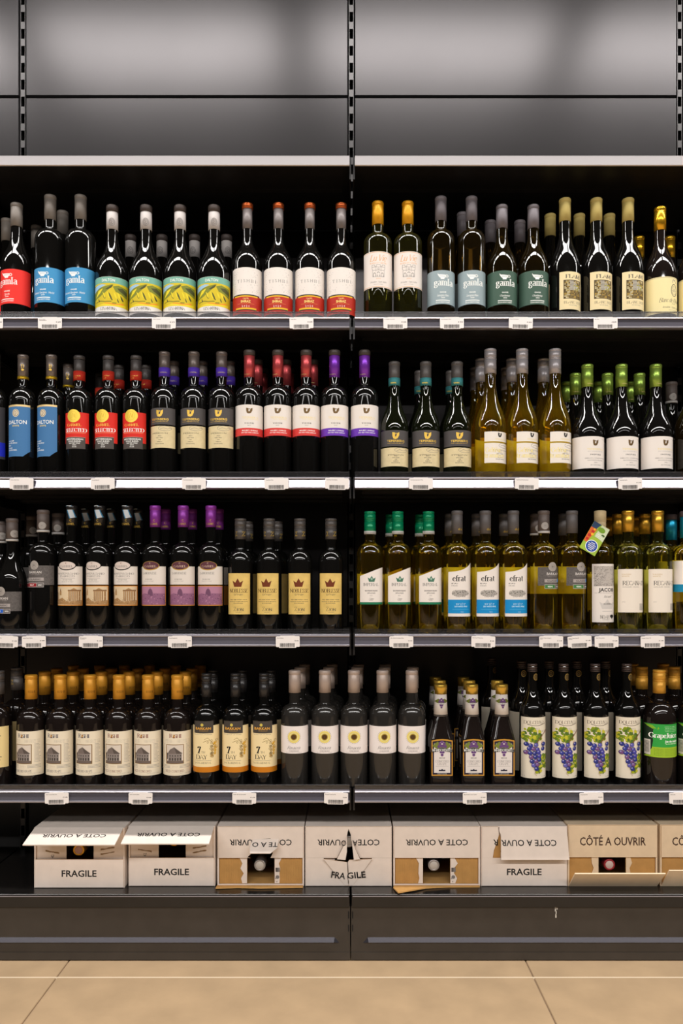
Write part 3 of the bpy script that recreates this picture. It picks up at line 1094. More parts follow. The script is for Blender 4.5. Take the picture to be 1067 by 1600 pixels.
b.text(BRIGHT, 'DALTON', -2, 659, 5.8, 29, bold=.01)
b.text(PALEGOLD, 'ESTATE', -3.4, 665, 2.3, 11, bold=.02)
for y, t, w in ((688.6, 'OAK AGED', 11), (692, 'PETITE SIRAH', 16), (695.6, '2021', 5), (699.8, 'GALILEE', 8), (703, 'MADE IN ISRAEL', 16)):
    b.text(BRIGHT, t, -17, y, 1.8, w, bold=.015, align='l')
KINDS['denim'] = b.finish()

b = Bottle(1, .0343, 'bdx', 556.5, 596, 607, 627, GLASS_BLACK, rc=.0142)
b.capsule(DARKCAP)
b.band(581.5, 596.2, paper('red_neck_band', 204, 52, 36), .0152)
b.on(.0152).text(GOLD, 'GALILEE', -1, 587, 1.8, 11, layer='cap_lettering').text(GOLD, '2020', -3, 590.5, 1.6, 5, layer='cap_lettering')
b.on().rect('label', paper('tomato_red_label', 206, 38, 26), -18.3, 18.3, 644, 692)
b.rect('band', paper('charcoal_plate', 74, 68, 64), -16.5, 14.5, 683, 701)
b.rect('band', C(150, 140, 130), -16.5, 14.5, 682.6, 683.2)
b.ell('emblem', foil('yellow_gold_disc', 238, 196, 72, 1.2, .4, .3), -2.5, 649.5, 10.4, 10.2, 26).ring('emblem', C(222, 176, 60), -2.5, 649.5, 6, 7, .5, 16).line('emblem', C(216, 168, 54), [(-5, 653), (-3.4, 645), (-1, 652), (0, 646), (.8, 653)], .5)
b.text(C(232, 190, 80), 'CARMEL', -2, 663.6, 3.7, 23, 'serif', .02)
b.text(BRIGHT, 'SELECTED', 0, 671.6, 5.4, 33, 'serif', .05)
b.rect('lettering', C(236, 150, 110), -16, 15, 675.8, 676.4)
for y, t, w, h_ in ((686, 'MEDITERRANEAN', 26, 2.5), (689.4, 'GOLD BLEND', 20, 2.2), (692.4, 'DRY RED WINE', 17, 1.8), (695.2, '2021', 6, 1.6), (698, 'GALILEE', 7, 1.4)):
    b.text(BRIGHT, t, -1.2, y, h_, w, bold=.02)
KINDS['goldmedal'] = b.finish()

BEIGE = paper('sand_label', 210, 194, 152, noise=(90, .06))


def impression(b, y0, ymid, y1, x0, x1, dx, up, low, vm, tm, short=False):
    b.on().rect('label', up, x0, x1, y0, ymid)
    b.rect('label', low, x0, x1, ymid + 2.2, y1)
    b.ring('illustration', GREYINK, dx + 8, ymid + 6, 10, 4, .5, 22).line('illustration', GREYINK, [(dx + 1, ymid + 7), (dx + 6, ymid + 5.4), (dx + 12, ymid + 6.8), (dx + 17, ymid + 5)], .5)
    if short:
        vmark(b, vm, dx, y0 + 5.2, 6.5, 7)
        b.text(tm, 'TEPERBERG', dx, ymid - 3.6, 2.2, 17)
    else:
        vmark(b, vm, dx, y0 + 8.5, 11, 11)
        b.text(tm, 'TEPERBERG', dx, ymid - 8.2, 3.3, 27, bold=.02)
        b.text(tm, 'FAMILY WINEMAKERS SINCE 1870', dx, ymid - 4.4, 1.2, 26)
    b.text(BLACK, 'IMPRESSION', dx, ymid + 13.6, 2.0, 24, bold=.0)
    h = (y1 - ymid) / 36
    for y, t, w in ((17.5, '2021', 5.5), (20.5, 'DRY RED', 11), (23.5, 'WINE', 4), (26.6, 'SAMSON', 8), (29.6, 'GALILEE ISRAEL', 14)):
        b.text(INK, t, dx, ymid + y * h, 1.5, w, bold=.01)
    return b


b = Bottle(1, .0347, 'bdx', 550.5, 590, 604, 626, GLASS_BLACK, rn=.0128, rc=.0143)
b.capsule(SLEEVE)
b.band(576, 590, paper('violet_neck_band', 88, 58, 192), .0149)
b.on(.0149).text(PALEGOLD, 'TEPERBERG', 0, 581.6, 1.5, 11, layer='cap_lettering')
KINDS['violetneck'] = impression(b, 637, 663, 699.5, -20, 19, -3, CHAR, BEIGE, GOLD, GOLD).finish()


def vision(col, foilcol):
    b = Bottle(1, .0360, 'bdx', 548.5, 591, 603, 623, GLASS_BLACK, rc=.0141)
    b.capsule(foilcol)
    b.parts.append(('cap_top', lathe([(.0142, b.Z(557)), (.0151, b.Z(557)), (.0151, b.Z(549.6)), (.0140, b.Z(548.4)), (0, b.Z(548.2))], [foil('umber_cap_top', 80, 72, 68, 1.1, .45, .2)], 32, 'cap_top'), None))
    b.on(.0141).text(PALEGOLD, 'TEPERBERG', -3, 584.5, 1.4, 9, layer='cap_lettering')
    b.on().wrap('label', WHITE, 632, 669, -85, 85)
    b.wrap('band', col, 668.4, 680.5, -85, 85)
    vmark(b, BRONZE, 2.5, 641.5, 10, 9)
    b.text(PALEGOLD, 'TEPERBERG', 3, 652, 3, 25)
    b.text(PALEGOLD, 'FAMILY WINEMAKERS', 6, 655, 1.2, 20)
    b.text(BLACK, 'V I S I O N', 2, 661, 2.2, 14, bold=.03)
    b.text(INK, '2021', 2, 664.4, 1.3, 5)
    b.text(BRIGHT, 'MALBEC | SHIRAZ', 3, 672.4, 1.9, 24, bold=.02)
    b.text(BRIGHT, 'DRY RED WINE SAMSON', 3, 675.8, 1.6, 26, bold=.01)
    return b.finish()


KINDS['redband'] = vision(paper('raspberry_band', 206, 58, 54), foil('pink_red_foil', 206, 84, 88, 1.25, .33, .6))
KINDS['purpleband'] = vision(paper('purple_band', 104, 52, 172), foil('bright_purple_foil', 134, 62, 196, 1.25, .33, .5))

b = Bottle(1, .0367, 'burg', 566, 604, 614, 674, GLASS_GREEN, rn=.0134, rc=.0148)
b.capsule(foil('slate_capsule', 92, 88, 86, 1.15, .45, .25))
b.band(592, 604.2, paper('teal_neck_band', 62, 138, 142), .0154)
b.on(.0154).text(C(226, 206, 90), 'TEPERBERG', -2, 598, 2, 9, bold=.03, layer='cap_lettering')
KINDS['tealneck'] = impression(b, 672, 697, 728.5, -21.5, 21.5, 1, CHAR, BEIGE, GOLD, GOLD).finish()

b = Bottle(1, .0402, 'burg', 546.5, 585, 600, 672, GLASS_AMBER, rn=.0140, rc=.0155)
b.screw(mat('silver_screw_cap', rgb(186, 182, 186), .35, .35), .62)
b.on(.0155).text(GREYINK, 'TEPERBERG', 6, 576.5, 1.6, 9, layer='cap_lettering')
b.on().wrap('back_label', BACKPAPER, 680, 734, 95, 265)
impression(b, 674, 689.5, 723, -13, 24, 11, paper('white_split_label', 224, 216, 205), paper('white_split_label', 224, 216, 205), BLACK, PALEGOLD, True)
YW = C(232, 216, 150)
b.text(YW, 'Gewurz', 3, 702.5, 7, 30, 'serif', .05, layer='illustration').text(YW, 'traminer', 3, 711, 7, 32, 'serif', .05, layer='illustration')
KINDS['golden'] = b.finish()

b = Bottle(1, .0413, 'burg', 570, 606, 617, 681, GLASS_BLACK, rc=.0150)
b.capsule(foil('apple_green_foil', 146, 178, 76, 1.25, .3, .6))
b.on(.0150).text(PALEGOLD, 'TEPERBERG', 3, 599, 1.3, 12, layer='cap_lettering')
b.on().wrap('label', WHITE, 681.5, 731.5, -84, 84)
vmark(b, BRONZE, 5.5, 691.5, 9, 9.5)
for x, y in ((17, 685), (19, 685.6), (21, 686.2), (22, 688), (22.6, 690), (23, 693), (22, 696), (23, 699)):
    b.ell('illustration', GREYINK, x, y, .5, .5, 6)
b.text(PALEGOLD, 'TEPERBERG', 5.5, 701.4, 2.8, 27)
b.text(SILVER, 'FAMILY WINEMAKERS SINCE 1870', 5.5, 705, 1.2, 25)
b.text(BLACK, 'I N S P I R E', 5.5, 710, 2.2, 17, bold=.03)
for y, t, w in ((715.6, 'SEMILLON | CHARDONNAY', 33), (719, 'SAUVIGNON BLANC', 25), (722.4, '2021', 5.5), (726.4, 'DRY WHITE WINE', 16)):
    b.text(GREYINK, t, 5.5, y, 1.6, w, bold=.01)
KINDS['greencap'] = b.finish()

MEDAL = mat('medallion_print', rgb(196, 190, 184), .5, .1)


def medal(b, layer, x, y, r, m=None, m2=None):
    b.ell(layer, m or MEDAL, x, y, r, r * 1.02, 20).ring(layer, m2 or GREYINK, x, y, r * .82, r * .84, .35, 18).ring(layer, m2 or GREYINK, x, y, r * .55, r * .57, .35, 14)
    for k in range(8):
        a = k * math.pi / 4
        b.line(layer, m2 or GREYINK, [(x, y), (x + r * .5 * math.cos(a), y + r * .5 * math.sin(a))], .3)


def medalcap(b, y, yb, x=6):
    b.capsule(foil('umber_capsule', 96, 86, 82, 1.15, .5, .15))
    b.band(yb - 3.4, yb, C(206, 202, 198), b.rc + .0006)
    b.on(b.rc)
    medal(b, 'cap_emblem', x, y, 5.6)
    b.on()


b = Bottle(1, .0350, 'burg', 584, 619, 630, 690, GLASS_BLACK)
medalcap(b, 607, 619, -2)
KINDS['medal_back'] = b.finish()
b = Bottle(1, .0400, 'burg', 566, 604, 616, 676, GLASS_UMBER)
b.capsule(foil('slate_capsule', 92, 88, 86))
b.on().rect('label', paper('warm_grey_label', 138, 134, 130), -18, 18, 674, 732).rect('band', BLACK, -13, -11.6, 705, 732)
KINDS['greylabel'] = b.finish()

# ================================================================== THIRD SHELF


def barkan(b, y0, y1, x0, x1, dx, bar, barcol, tx='BARKAN'):
    b.on().rect('label', paper('mottled_grey_label', 88, 83, 80, noise=(260, .25)), x0, x1, y0, y1)
    medal(b, 'emblem', dx, y0 - .5, 7, C(168, 160, 152), INK)
    b.text(C(206, 200, 194), tx, dx + 1, y0 + 10.5, 3.8, 21, bold=.01)
    b.text(C(150, 144, 140), 'CLASSIC WINERY', dx + 1, y0 + 14, 1.1, 19)
    h = y1 - y0
    b.rect('band', C(156, 148, 144), dx - 13, dx + 15, y0 + 19, y0 + 24).text(INK, 'CLASSIC', dx + 1, y0 + 21.5, 2.4, 20, bold=.02)
    b.rect('band', C(166, 160, 156), dx - 13, dx + 15, y0 + 27, y0 + 34)
    b.rect('band', barcol, dx - 12.4, dx + 4, y0 + 27.8, y0 + 33.2).rect('band', C(90, 84, 82), dx + 4.6, dx + 14.4, y0 + 27.8, y0 + 33.2)
    b.text(BRIGHT, bar, dx - 4, y0 + 30.5, 2, 8, bold=.03).text(BRIGHT, '2021', dx + 9.5, y0 + 30.5, 1.8, 6, bold=.03)


b = Bottle(2, .0365, 'burg', 810, 846, 858, 912, GLASS_BLACK)
medalcap(b, 834, 846, 6.5)
barkan(b, 924.5, 955, -22, 19.5, -9, 'MALBEC', C(30, 92, 190))
KINDS['medal_blue'] = b.finish()
b = Bottle(2, .0352, 'bdx', 797, 832, 847, 867, GLASS_BLACK, rc=.0156)
medalcap(b, 821, 832, 1.5)
barkan(b, 883.5, 914, -22, 20, -6.5, 'MERLOT', C(140, 20, 32))
KINDS['medal_red'] = b.finish()


def trattoria(maroon):
    b = Bottle(2, .0337, 'bdx', 790, 824 if maroon else 822, 848, 868, GLASS_BLACK, rn=.0126, rc=.0140)
    b.capsule(foil('violet_capsule', 134, 52, 152, 1.25, .4, .35) if maroon else mat('gloss_black_capsule', (.018, .017, .017), .22, 0, .5), groove=.013)
    b.on(.0140).text(GOLD, 'C', 1, 813, 3.4, 2.8, 'serif', .05, layer='cap_lettering').text(GOLD, 'CAVRIEL', 0, 818.5, 3, 12.5, 'serif', .03, layer='cap_lettering')
    if not maroon:
        b.poly('cap_tax_strip', C(206, 214, 220), [(-7, 789.6), (2, 789.6), (7.8, 808), (0, 810)]).line('cap_tax_strip', C(60, 130, 170), [(-7, 789.8), (0, 810)], 1.4).line('cap_tax_strip', C(60, 130, 170), [(2, 789.8), (7.8, 808)], 1.2)
    b.on().rect('label', paper('trattoria_label', 212, 203, 193), -19.3, 19.3, 885, 913.4)
    pc = C(168, 118, 142) if maroon else C(196, 168, 130)
    dk = C(104, 66, 92) if maroon else C(112, 78, 48)
    md = C(136, 90, 118) if maroon else C(158, 122, 80)
    b.rect('label', C(196, 128, 50), -19.3, 19.3, 915, 946.5)
    b.rect('illustration', pc if maroon else C(206, 184, 150), -18.8, 18.8, 916.4, 945)
    b.ell('emblem', C(176, 140, 60) if maroon else C(40, 36, 34), -1.5, 884, 13.8, 7.2, 26).ell('emblem', C(84, 44, 54) if maroon else C(204, 190, 180), -1.5, 883.4, 13, 6.1, 26)
    b.text(C(196, 168, 150) if maroon else GREYINK, 'CAVRIEL', -1.5, 884.8, 3.2, 20, 'serif', .0).text(C(196, 168, 150) if maroon else C(120, 70, 60), 'C', -1.5, 880, 2.6, 2.6, 'serif', .04)
    g = 'illustration'
    if maroon:
        b.text(INK, 'SANGIOVESE', -3, 895.6, 3.4, 23, 'light', .03)
        b.text(INK, 'DRY RED WINE', -4, 905, 1.6, 12).text(GREYINK, 'PRODUCT OF ITALY', -3.5, 908, 1.4, 16)
        b.poly(g, md, [(-18.8, 930), (-12, 927), (-6, 928), (6, 927), (18.8, 927.5), (18.8, 945), (-18.8, 945)])
        b.ell(g, dk, -1, 925.5, 3.6, 5.6, 14, 180, 360).rect(g, dk, -5, 3, 925, 931).line(g, dk, [(-1, 920), (-1, 917.6)], .6)
        random.seed(11)
        for _ in range(70):
            x, y = random.uniform(-18, 18), random.uniform(928, 944)
            w_, h_ = random.uniform(.5, 2), random.uniform(.5, 2)
            b.add(g, random.choice((dk, pc, md)), [[(x, y), (x + w_, y), (x + w_, min(945, y + h_)), (x, min(945, y + h_))]])
    else:
        b.text(INK, 'MONTEPULCIANO', -.5, 896.2, 2.8, 33, 'light', .03).text(INK, "D'ABRUZZO", -.5, 900.4, 2.6, 23, 'light', .03)
        b.rect('lettering', GREYINK, -11, 11, 903.4, 903.7)
        b.text(INK, 'DRY RED WINE', 0, 906, 1.5, 14).text(GREYINK, 'PRODUCT OF ITALY', 0, 909, 1.4, 18)
        for k in range(6):
            x = 2 + 2.7 * k
            b.rect(g, md, x, x + 1.2, 924, 939).rect(g, dk, x + 1.2, x + 1.7, 924, 939)
        b.rect(g, dk, 1, 18, 921.6, 923).rect(g, md, 1, 18, 923, 924).poly(g, md, [(5, 921.6), (9.5, 918.8), (14, 921.6)])
        b.poly(g, dk, [(-12.5, 924), (-11.3, 919), (-10, 924)]).rect(g, md, -13, -9.6, 924, 930)
        b.rect(g, dk, -18, -16.6, 925, 940).rect(g, dk, -15.6, -14.8, 926, 940)
        b.poly(g, md, [(-18.8, 944), (-18.8, 938), (-8, 934), (0, 940), (18.8, 938), (18.8, 945)])
        random.seed(12)
        for _ in range(60):
            x, y = random.uniform(-18, 18), random.uniform(932, 944)
            w_ = random.uniform(.4, 1.6)
            b.add(g, random.choice((dk, pc, md)), [[(x, y), (x + w_, y), (x + w_, y + .8), (x, y + .8)]])
    return b.finish()


KINDS['ruins'] = trattoria(False)
KINDS['dome'] = trattoria(True)


def zcap(b, y, x=6):
    b.screw(foil('dark_grey_screw_cap', 88, 84, 82, 1.15, .42, .3), .58)
    b.on(b.rc).text(C(226, 190, 70), 'Z', x, y, 6.6, 5.4, 'serif', .04, layer='cap_lettering').text(C(226, 190, 70), 'Z', x - 11.5, y, 6.6, 4, 'serif', .04, layer='cap_lettering')
    b.on()


def crown(b, m, cx, y0, y1, w, layer='emblem'):
    h = y1 - y0
    b.poly(layer, m, [(cx - w * .5, y0 + h * .28), (cx - w * .22, y0 + h * .5), (cx, y0), (cx + w * .22, y0 + h * .5), (cx + w * .5, y0 + h * .28), (cx + w * .34, y1), (cx - w * .34, y1)])


b = Bottle(2, .0325, 'bdx', 810.5, 843, 858, 880, GLASS_BLACK)
zcap(b, 834)
b.on().rect('label', paper('antique_gold_label', 210, 180, 104, noise=(40, .12)), -17.2, 16.8, 895.6, 960)
crown(b, C(104, 46, 16), -1, 903.6, 917, 16.5)
b.text(C(70, 44, 24), 'NOBLESSE', 0, 923, 5.8, 29, 'serif', .0)
b.text(INK, 'םיליצא', 0, 929, 2.8, 13.5)
for y, w, t in ((937, 26, 'RED SEMI SWEET WINE'), (940, 28, 'PRODUCE OF ISRAEL MEVUSHAL'), (942.6, 15, 'KOSHER')):
    b.text(INK, t, 0, y, 1.4, w, bold=.02)
b.text(INK, 'Z', -5.4, 951.5, 6.2, 5, 'serif', .0).text(INK, 'ION', 3, 952.6, 4, 10.5, 'serif', .0).text(INK, 'WINERY', .5, 956.6, 1.3, 10)
KINDS['crown_gold'] = b.finish()

b = Bottle(2, .0347, 'bdx', 799.5, 835, 847, 869, GLASS_GOLD)
b.screw(mat('emerald_screw_cap', rgb(0, 132, 88, 1.2), .3, .25, .5), .6)
b.band(830, 835.2, C(206, 206, 202), .0156)
b.on(.0156).text(GREYINK, 'ZION WINERY', 0, 832.6, 1.8, 15, layer='cap_lettering')
b.on().wrap('back_label', BACKPAPER, 896, 942, 95, 265)
b.poly('label', WHITE, [(-16, 900), (19.4, 886), (19.4, 941.4), (-16, 941.4)])
b.rect('band', C(20, 110, 74), -16, 19.4, 941, 944.4)
crown(b, C(66, 112, 90), 2, 899.6, 909, 12.5)
b.ell('emblem', C(150, 176, 160), 2, 904.6, 1.5, 1.9, 10)
b.text(GREYINK, 'IMPERIAL', 1, 913.2, 4.4, 24, 'serif', .0)
b.text(INK, 'SAUVIGNON BLANC', 1.4, 923, 2, 20, bold=.03).text(INK, 'ןאלב ןוינבוס', 1.4, 926.6, 2, 12.5, bold=.02).text(INK, '2021', 1, 930.6, 1.5, 4)
b.text(INK, 'Zion', 1.4, 935.6, 2.6, 8, 'script', .05).text(INK, 'WINERY', 1.4, 938, 1.1, 6)
KINDS['crown_green'] = b.finish()

CAP_IRON = foil('iron_grey_capsule', 94, 90, 90, 1.15, .5, .15)
b = Bottle(2, .0357, 'bdx', 798, 834.5, 848, 868, GLASS_GOLD, rc=.0146)
b.capsule(CAP_IRON)
b.on(.0146).text(GOLD, 'efrat', 4, 826.6, 3.6, 6.5, 'serif', .05, layer='cap_lettering')
b.on().wrap('back_label', BACKPAPER, 885, 962, 95, 265)
pts = [(-15.6, 893.6), (-6, 892.8), (3, 891), (10, 888), (15, 884.4), (19.6, 879)]
b.poly('label', WHITE, pts + [(19.4, 963.4), (-16.2, 963.4)])
b.rect('band', paper('cyan_blue_band', 14, 132, 192), -16, 19.4, 937, 958.6)
b.text(INK, 'efrat', .5, 903.6, 9, 21, 'serif', .05)
b.text(INK, 'תרפא', -6.4, 911.8, 2.6, 9.5).text(INK, 'ISRAEL', -6.4, 915.2, 1.5, 9.5)
random.seed(5)
b.ell('illustration', C(168, 162, 154), 2, 927, 13, 5.2, 20)
for _ in range(90):
    x, y = random.uniform(-10.5, 15), random.uniform(922, 933)
    if ((x - 2) / 14) ** 2 + ((y - 927) / 6.4) ** 2 < 1:
        b.line('illustration', INK if y < 928 else GREYINK, [(x, y), (x + random.uniform(.6, 2.6), y + random.uniform(-.5, .5))], .5)
b.text(C(190, 222, 240), 'שבי ןבל ןיי', 3, 943.6, 3, 15, bold=.0).text(C(190, 222, 240), 'DRY WHITE WINE', 3.4, 947.8, 2.2, 20, bold=.02)
b.rect('lettering', C(90, 176, 214), -10, 17, 952, 952.4).text(C(190, 222, 240), '2021', 5, 956.2, 1.5, 5)
KINDS['swoop'] = b.finish()


def barkan_white(medalled):
    b = Bottle(2, .0357, 'bdx', 798, 833.5, 848, 868, GLASS_GOLD, rc=.0150)
    if medalled:
        medalcap(b, 821.5, 833.5, 0)
    else:
        b.capsule(CAP_IRON)
    b.on().wrap('back_label', BACKPAPER, 884, 928, 95, 265)
    barkan(b, 886, 915, -13.5, 20.8, 9, 'RIESLING', C(60, 116, 60), 'BARKAN')
    b.rect('band', C(96, 140, 196), 17, 20.5, 904, 909.4)
    return b.finish()


KINDS['medal_white'] = barkan_white(True)
KINDS['medal_white_plain'] = barkan_white(False)

b = Bottle(2, .0333, 'bdx', 798, 829, 848, 868, GLASS_GOLD, rc=.0150)
b.capsule(paper('wood_toned_cap', 200, 180, 140, 1.1, noise=(60, .15)), groove=.030)
b.on().wrap('back_label', BACKPAPER, 896, 952, 95, 265)
b.rect('label', paper('white_engraving_label', 218, 210, 202), -16.5, 19, 881, 972.4)
random.seed(8)
b.rect('illustration', C(178, 170, 162), -14.5, 19, 884.4, 916)
for _ in range(420):
    x, y = random.uniform(-14, 18), random.uniform(885, 915)
    dk = ((x - 8) / 5) ** 2 + ((y - 902) / 12) ** 2 < 1 or ((x + 9) / 3) ** 2 + ((y - 893) / 5) ** 2 < 1
    if dk and random.random() < .8:
        continue
    a = random.uniform(0, 3.1)
    l_ = random.uniform(.6, 2)
    b.line('illustration', random.choice((INK, GREYINK)), [(x, y), (min(19, x + l_ * math.cos(a)), min(916, y + l_ * math.sin(a)))], .38)
b.text(BLACK, 'JACOB', 4, 921.6, 5.4, 25, bold=.03)
b.text(GREYINK, 'DRY WHITE WINE SINGLE VINEYARD', 2, 926.6, 1.2, 31)
b.text(INK, 'Israel', 6, 932, 3.8, 13, 'script', .03)
crown(b, C(196, 190, 184), 5, 936, 951.6, 25, 'illustration')
b.text(INK, 'BARREL', 6, 943.6, 2.4, 14, 'serif', .02).rect('lettering', GREYINK, -3, 14, 955, 955.4)
b.text(INK, 'NOAH', 1, 964, 5, 14.5, 'serif', .0).ell('emblem', BLACK, 13, 963, 3.6, 2.6, 12).rect('emblem', BLACK, 12.4, 13.6, 963, 967.4).text(INK, 'WINERY', 3, 968.4, 1.4, 12)
KINDS['engraving'] = b.finish()

b = Bottle(2, .0360, 'bdx', 798, 831.5, 848, 868, GLASS_LIME, rc=.0153)
b.capsule(foil('brass_capsule', 198, 152, 52, 1.3, .3, .75))
b.on().wrap('back_label', BACKPAPER, 889, 956, 95, 265)
b.rect('label', paper('ivory_wide_label', 224, 214, 200), -19.5, 20.6, 889, 957)
b.text(C(190, 160, 100), 'YASMIN', -9.5, 897.4, 1.9, 12.5, align='c').text(C(190, 160, 100), 'WHITE', -10.5, 900.4, 1.9, 10)
b.text(INK, 'RECANATI', 3.0, 911, 6.4, 35, 'serif', -.02)
b.text(GREYINK, 'GALILEE, ISRAEL', -2.2, 917, 1.6, 25)
b.text(GREYINK, '2021', -13, 940.6, 1.3, 4)
for j in range(5):
    for i in range(3):
        b.ring('emblem', GREYINK, 12.5 + 2.4 * i, 944 + 2.1 * j, 1.2, 1.1, .5, 8)
KINDS['brasscap'] = b.finish()

b = Bottle(2, .0350, 'bdx', 799, 841, 850, 868, GLASS_GOLD, rc=.0146)
b.capsule(foil('turquoise_capsule', 22, 142, 178, 1.25, .3, .55))
b.parts.append(('cap_top', lathe([(.0144, b.Z(808)), (.0152, b.Z(808)), (.0152, b.Z(800.2)), (.0142, b.Z(799)), (0, b.Z(798.8))], [foil('plum_cap_top', 92, 84, 90, 1.1, .45, .2)], 32, 'cap_top'), None))
b.on().wrap('back_label', BACKPAPER, 874, 941, 95, 265)
b.wrap('label', WHITE, 876, 913, -85, 85).wrap('band', C(14, 128, 166), 913, 925, -85, 85)
KINDS['turquoise'] = b.finish()

# ================================================================== FOURTH SHELF
b = Bottle(3, .0350, 'bdx', 1048, 1084, 1098, 1120, GLASS_BROWN, rc=.0160)
zcap(b, 1072, -3)
b.on().rect('label', paper('straw_label', 216, 194, 136), -19, 20, 1136, 1200)
b.rect('lettering', INK, 8, 12, 1150, 1151).rect('lettering', INK, 6, 13, 1183, 1184).rect('lettering', INK, 9, 12, 1188, 1188.6)
KINDS['straw'] = b.finish()


def roshi(col, wine):
    b = Bottle(3, .0357, 'bdx', 1054, 1091.5, 1105, 1128, GLASS_BROWN, rn=.0145, rc=.0157)
    b.capsule(foil('ochre_capsule', 206, 146, 44, 1.2, .45, .3))
    b.on(.0157).text(C(90, 56, 16), 'ROSHI', 4, 1081, 3.4, 9, 'light', .02, layer='cap_lettering')
    b.on().wrap('label', paper('newsprint_label', 220, 208, 184), 1143, 1212, -85, 85)
    dx = -3
    b.text(col, 'R', dx - 6.6, 1150, 6, 5, 'serif', .03).text(col, 'SHI', dx + 4, 1150.3, 5.4, 11, 'serif', .03)
    b.poly('emblem', C(170, 120, 50), [(dx - 3.6, 1152.6), (dx - 2.4, 1146.6), (dx - 1.4, 1149), (dx - .2, 1147.6), (dx - 1, 1152.6)]).line('emblem', col, [(dx - 3.4, 1153), (dx - .6, 1153)], .9)
    random.seed(3)
    for j in range(3):
        for x0, x1 in ((-19, -8), (0, 19)):
            b.text(GREYINK, 'lorem concord vini rosh'[:int((x1 - x0) * .9)].upper(), (x0 + x1) / 2, 1156.4 + 2 * j, .8, x1 - x0)
    for j in range(15):
        b.rect('lettering', GREYINK, 13.4, 18 + random.uniform(0, 2), 1162.6 + 2 * j, 1163.1 + 2 * j)
        b.rect('lettering', GREYINK, -20, -18.2, 1162.6 + 2 * j, 1163.1 + 2 * j)
    for j in range(3):
        b.rect('lettering', GREYINK, -20, -11, 1195.6 + 2 * j, 1196.1 + 2 * j).rect('lettering', GREYINK, 4, 20, 1195.6 + 2 * j, 1196.1 + 2 * j)
    g = 'illustration'
    x0, x1, y0, y1 = dx - 13.6, dx + 13.4, 1163.4, 1194
    b.rect(g, C(126, 96, 48), x0, x1, y0, y1).rect(g, C(206, 194, 180), x0 + 1.1, x1 - 1.1, y0 + 1.1, y1 - 1.1)
    b.poly(g, C(84, 74, 68), [(dx - 11.5, 1178), (dx - 7.8, 1171.6), (dx - 1.5, 1167.5), (dx + 11.5, 1178)])
    b.poly(g, C(112, 100, 94), [(dx - 11.5, 1178), (dx - 6, 1171), (dx - 1.5, 1167.5), (dx + 2, 1178)])
    b.rect(g, C(132, 122, 116), dx - 10.6, dx + 10, 1178, 1190)
    for k in range(5):
        b.rect(g, C(60, 54, 50), dx - 8.6 + 4 * k, dx - 7 + 4 * k, 1180, 1182.4)
        b.rect(g, C(56, 50, 46), dx - 8.9 + 4 * k, dx - 6.9 + 4 * k, 1184.4, 1188.6)
    b.rect(g, C(104, 90, 82), x0 + 1.1, x1 - 1.1, 1189, y1 - 1.1).poly(g, C(78, 70, 66), [(x0 + 1.1, 1176), (x0 + 3, 1178), (x0 + 2.4, 1186), (x0 + 1.1, 1188)])
    b.text(C(170, 150, 120), '2 0 2 1', dx, 1198, 2.2, 8)
    b.text(col if wine != 'RED CONCORD' else C(110, 40, 40), wine, dx - .5, 1205.2, 3.6, 28, 'light', .03)
    b.text(GREYINK, 'PRODUCT OF NEW YORK', 12, 1208.8, 1, 15)
    return b.finish()


KINDS['house_navy'] = roshi(C(36, 34, 70), 'CONCORD GRAPE')
KINDS['house_maroon'] = roshi(C(112, 34, 34), 'RED CONCORD')

b = Bottle(3, .0340, 'bdx', 1052, 1088, 1100, 1123, GLASS_BLACK, rn=.0122, rc=.0132)
b.screw(mat('black_screw_cap', (.03, .028, .028), .3, .2, .5), .62)
b.on().wrap('label', paper('buttermilk_label', 228, 208, 160), 1134, 1200, -85, 85)
b.wrap('band', foil('amber_band', 196, 120, 24, 1.2, .4, .3), 1198.6, 1207, -85, 85)
b.rect('band', C(66, 60, 54), -16.5, 13.5, 1127, 1146)
b.ell('emblem', C(196, 176, 80), -3.5, 1133, 2.4, 2.4, 12)
b.text(C(220, 160, 60), 'BARKAN', -2, 1138.6, 3.9, 24, bold=.02).rect('lettering', C(200, 150, 60), -8, 6, 1142, 1142.4)
b.text(GREYINK, 'PRODUCT OF ISRAEL', -2, 1148, 1.4, 28)
b.text(BLACK, '7', -8, 1172, 10.5, 6.6, 'serif', .06).text(INK, 'TH', -1.6, 1175.6, 3.2, 6, 'light', .03).text(BLACK, 'DAY', -4.4, 1183, 6.6, 17.5, 'serif', .0)
b.rect('lettering', GREYINK, -15.5, 11, 1188.6, 1189).text(INK, 'SACRAMENTAL', -2.6, 1192.4, 2.7, 27, 'light', .02)
random.seed(21)
g = 'illustration'
b.line(g, C(120, 100, 50), [(-2, 1160), (4, 1157.6), (9, 1158), (12, 1160)], .6).line(g, C(120, 100, 50), [(0, 1156), (5, 1153), (9, 1157)], .5)
for _ in range(34):
    t = random.random()
    x, y = 12.5 + random.gauss(0, 4.2) * (1 - .75 * t), 1157 + 26 * t
    if x < 19.5:
        b.ring(g, random.choice((C(96, 76, 34), C(160, 120, 40))), x, y, 1.6, 1.6, .45, 8)
for _ in range(20):
    t = random.random()
    b.ell(g, C(206, 160, 50), 15.5 + random.gauss(0, 1.5) * (1 - t), 1160 + 20 * t, 1.1, 1.1, 8)
KINDS['seventh'] = b.finish()

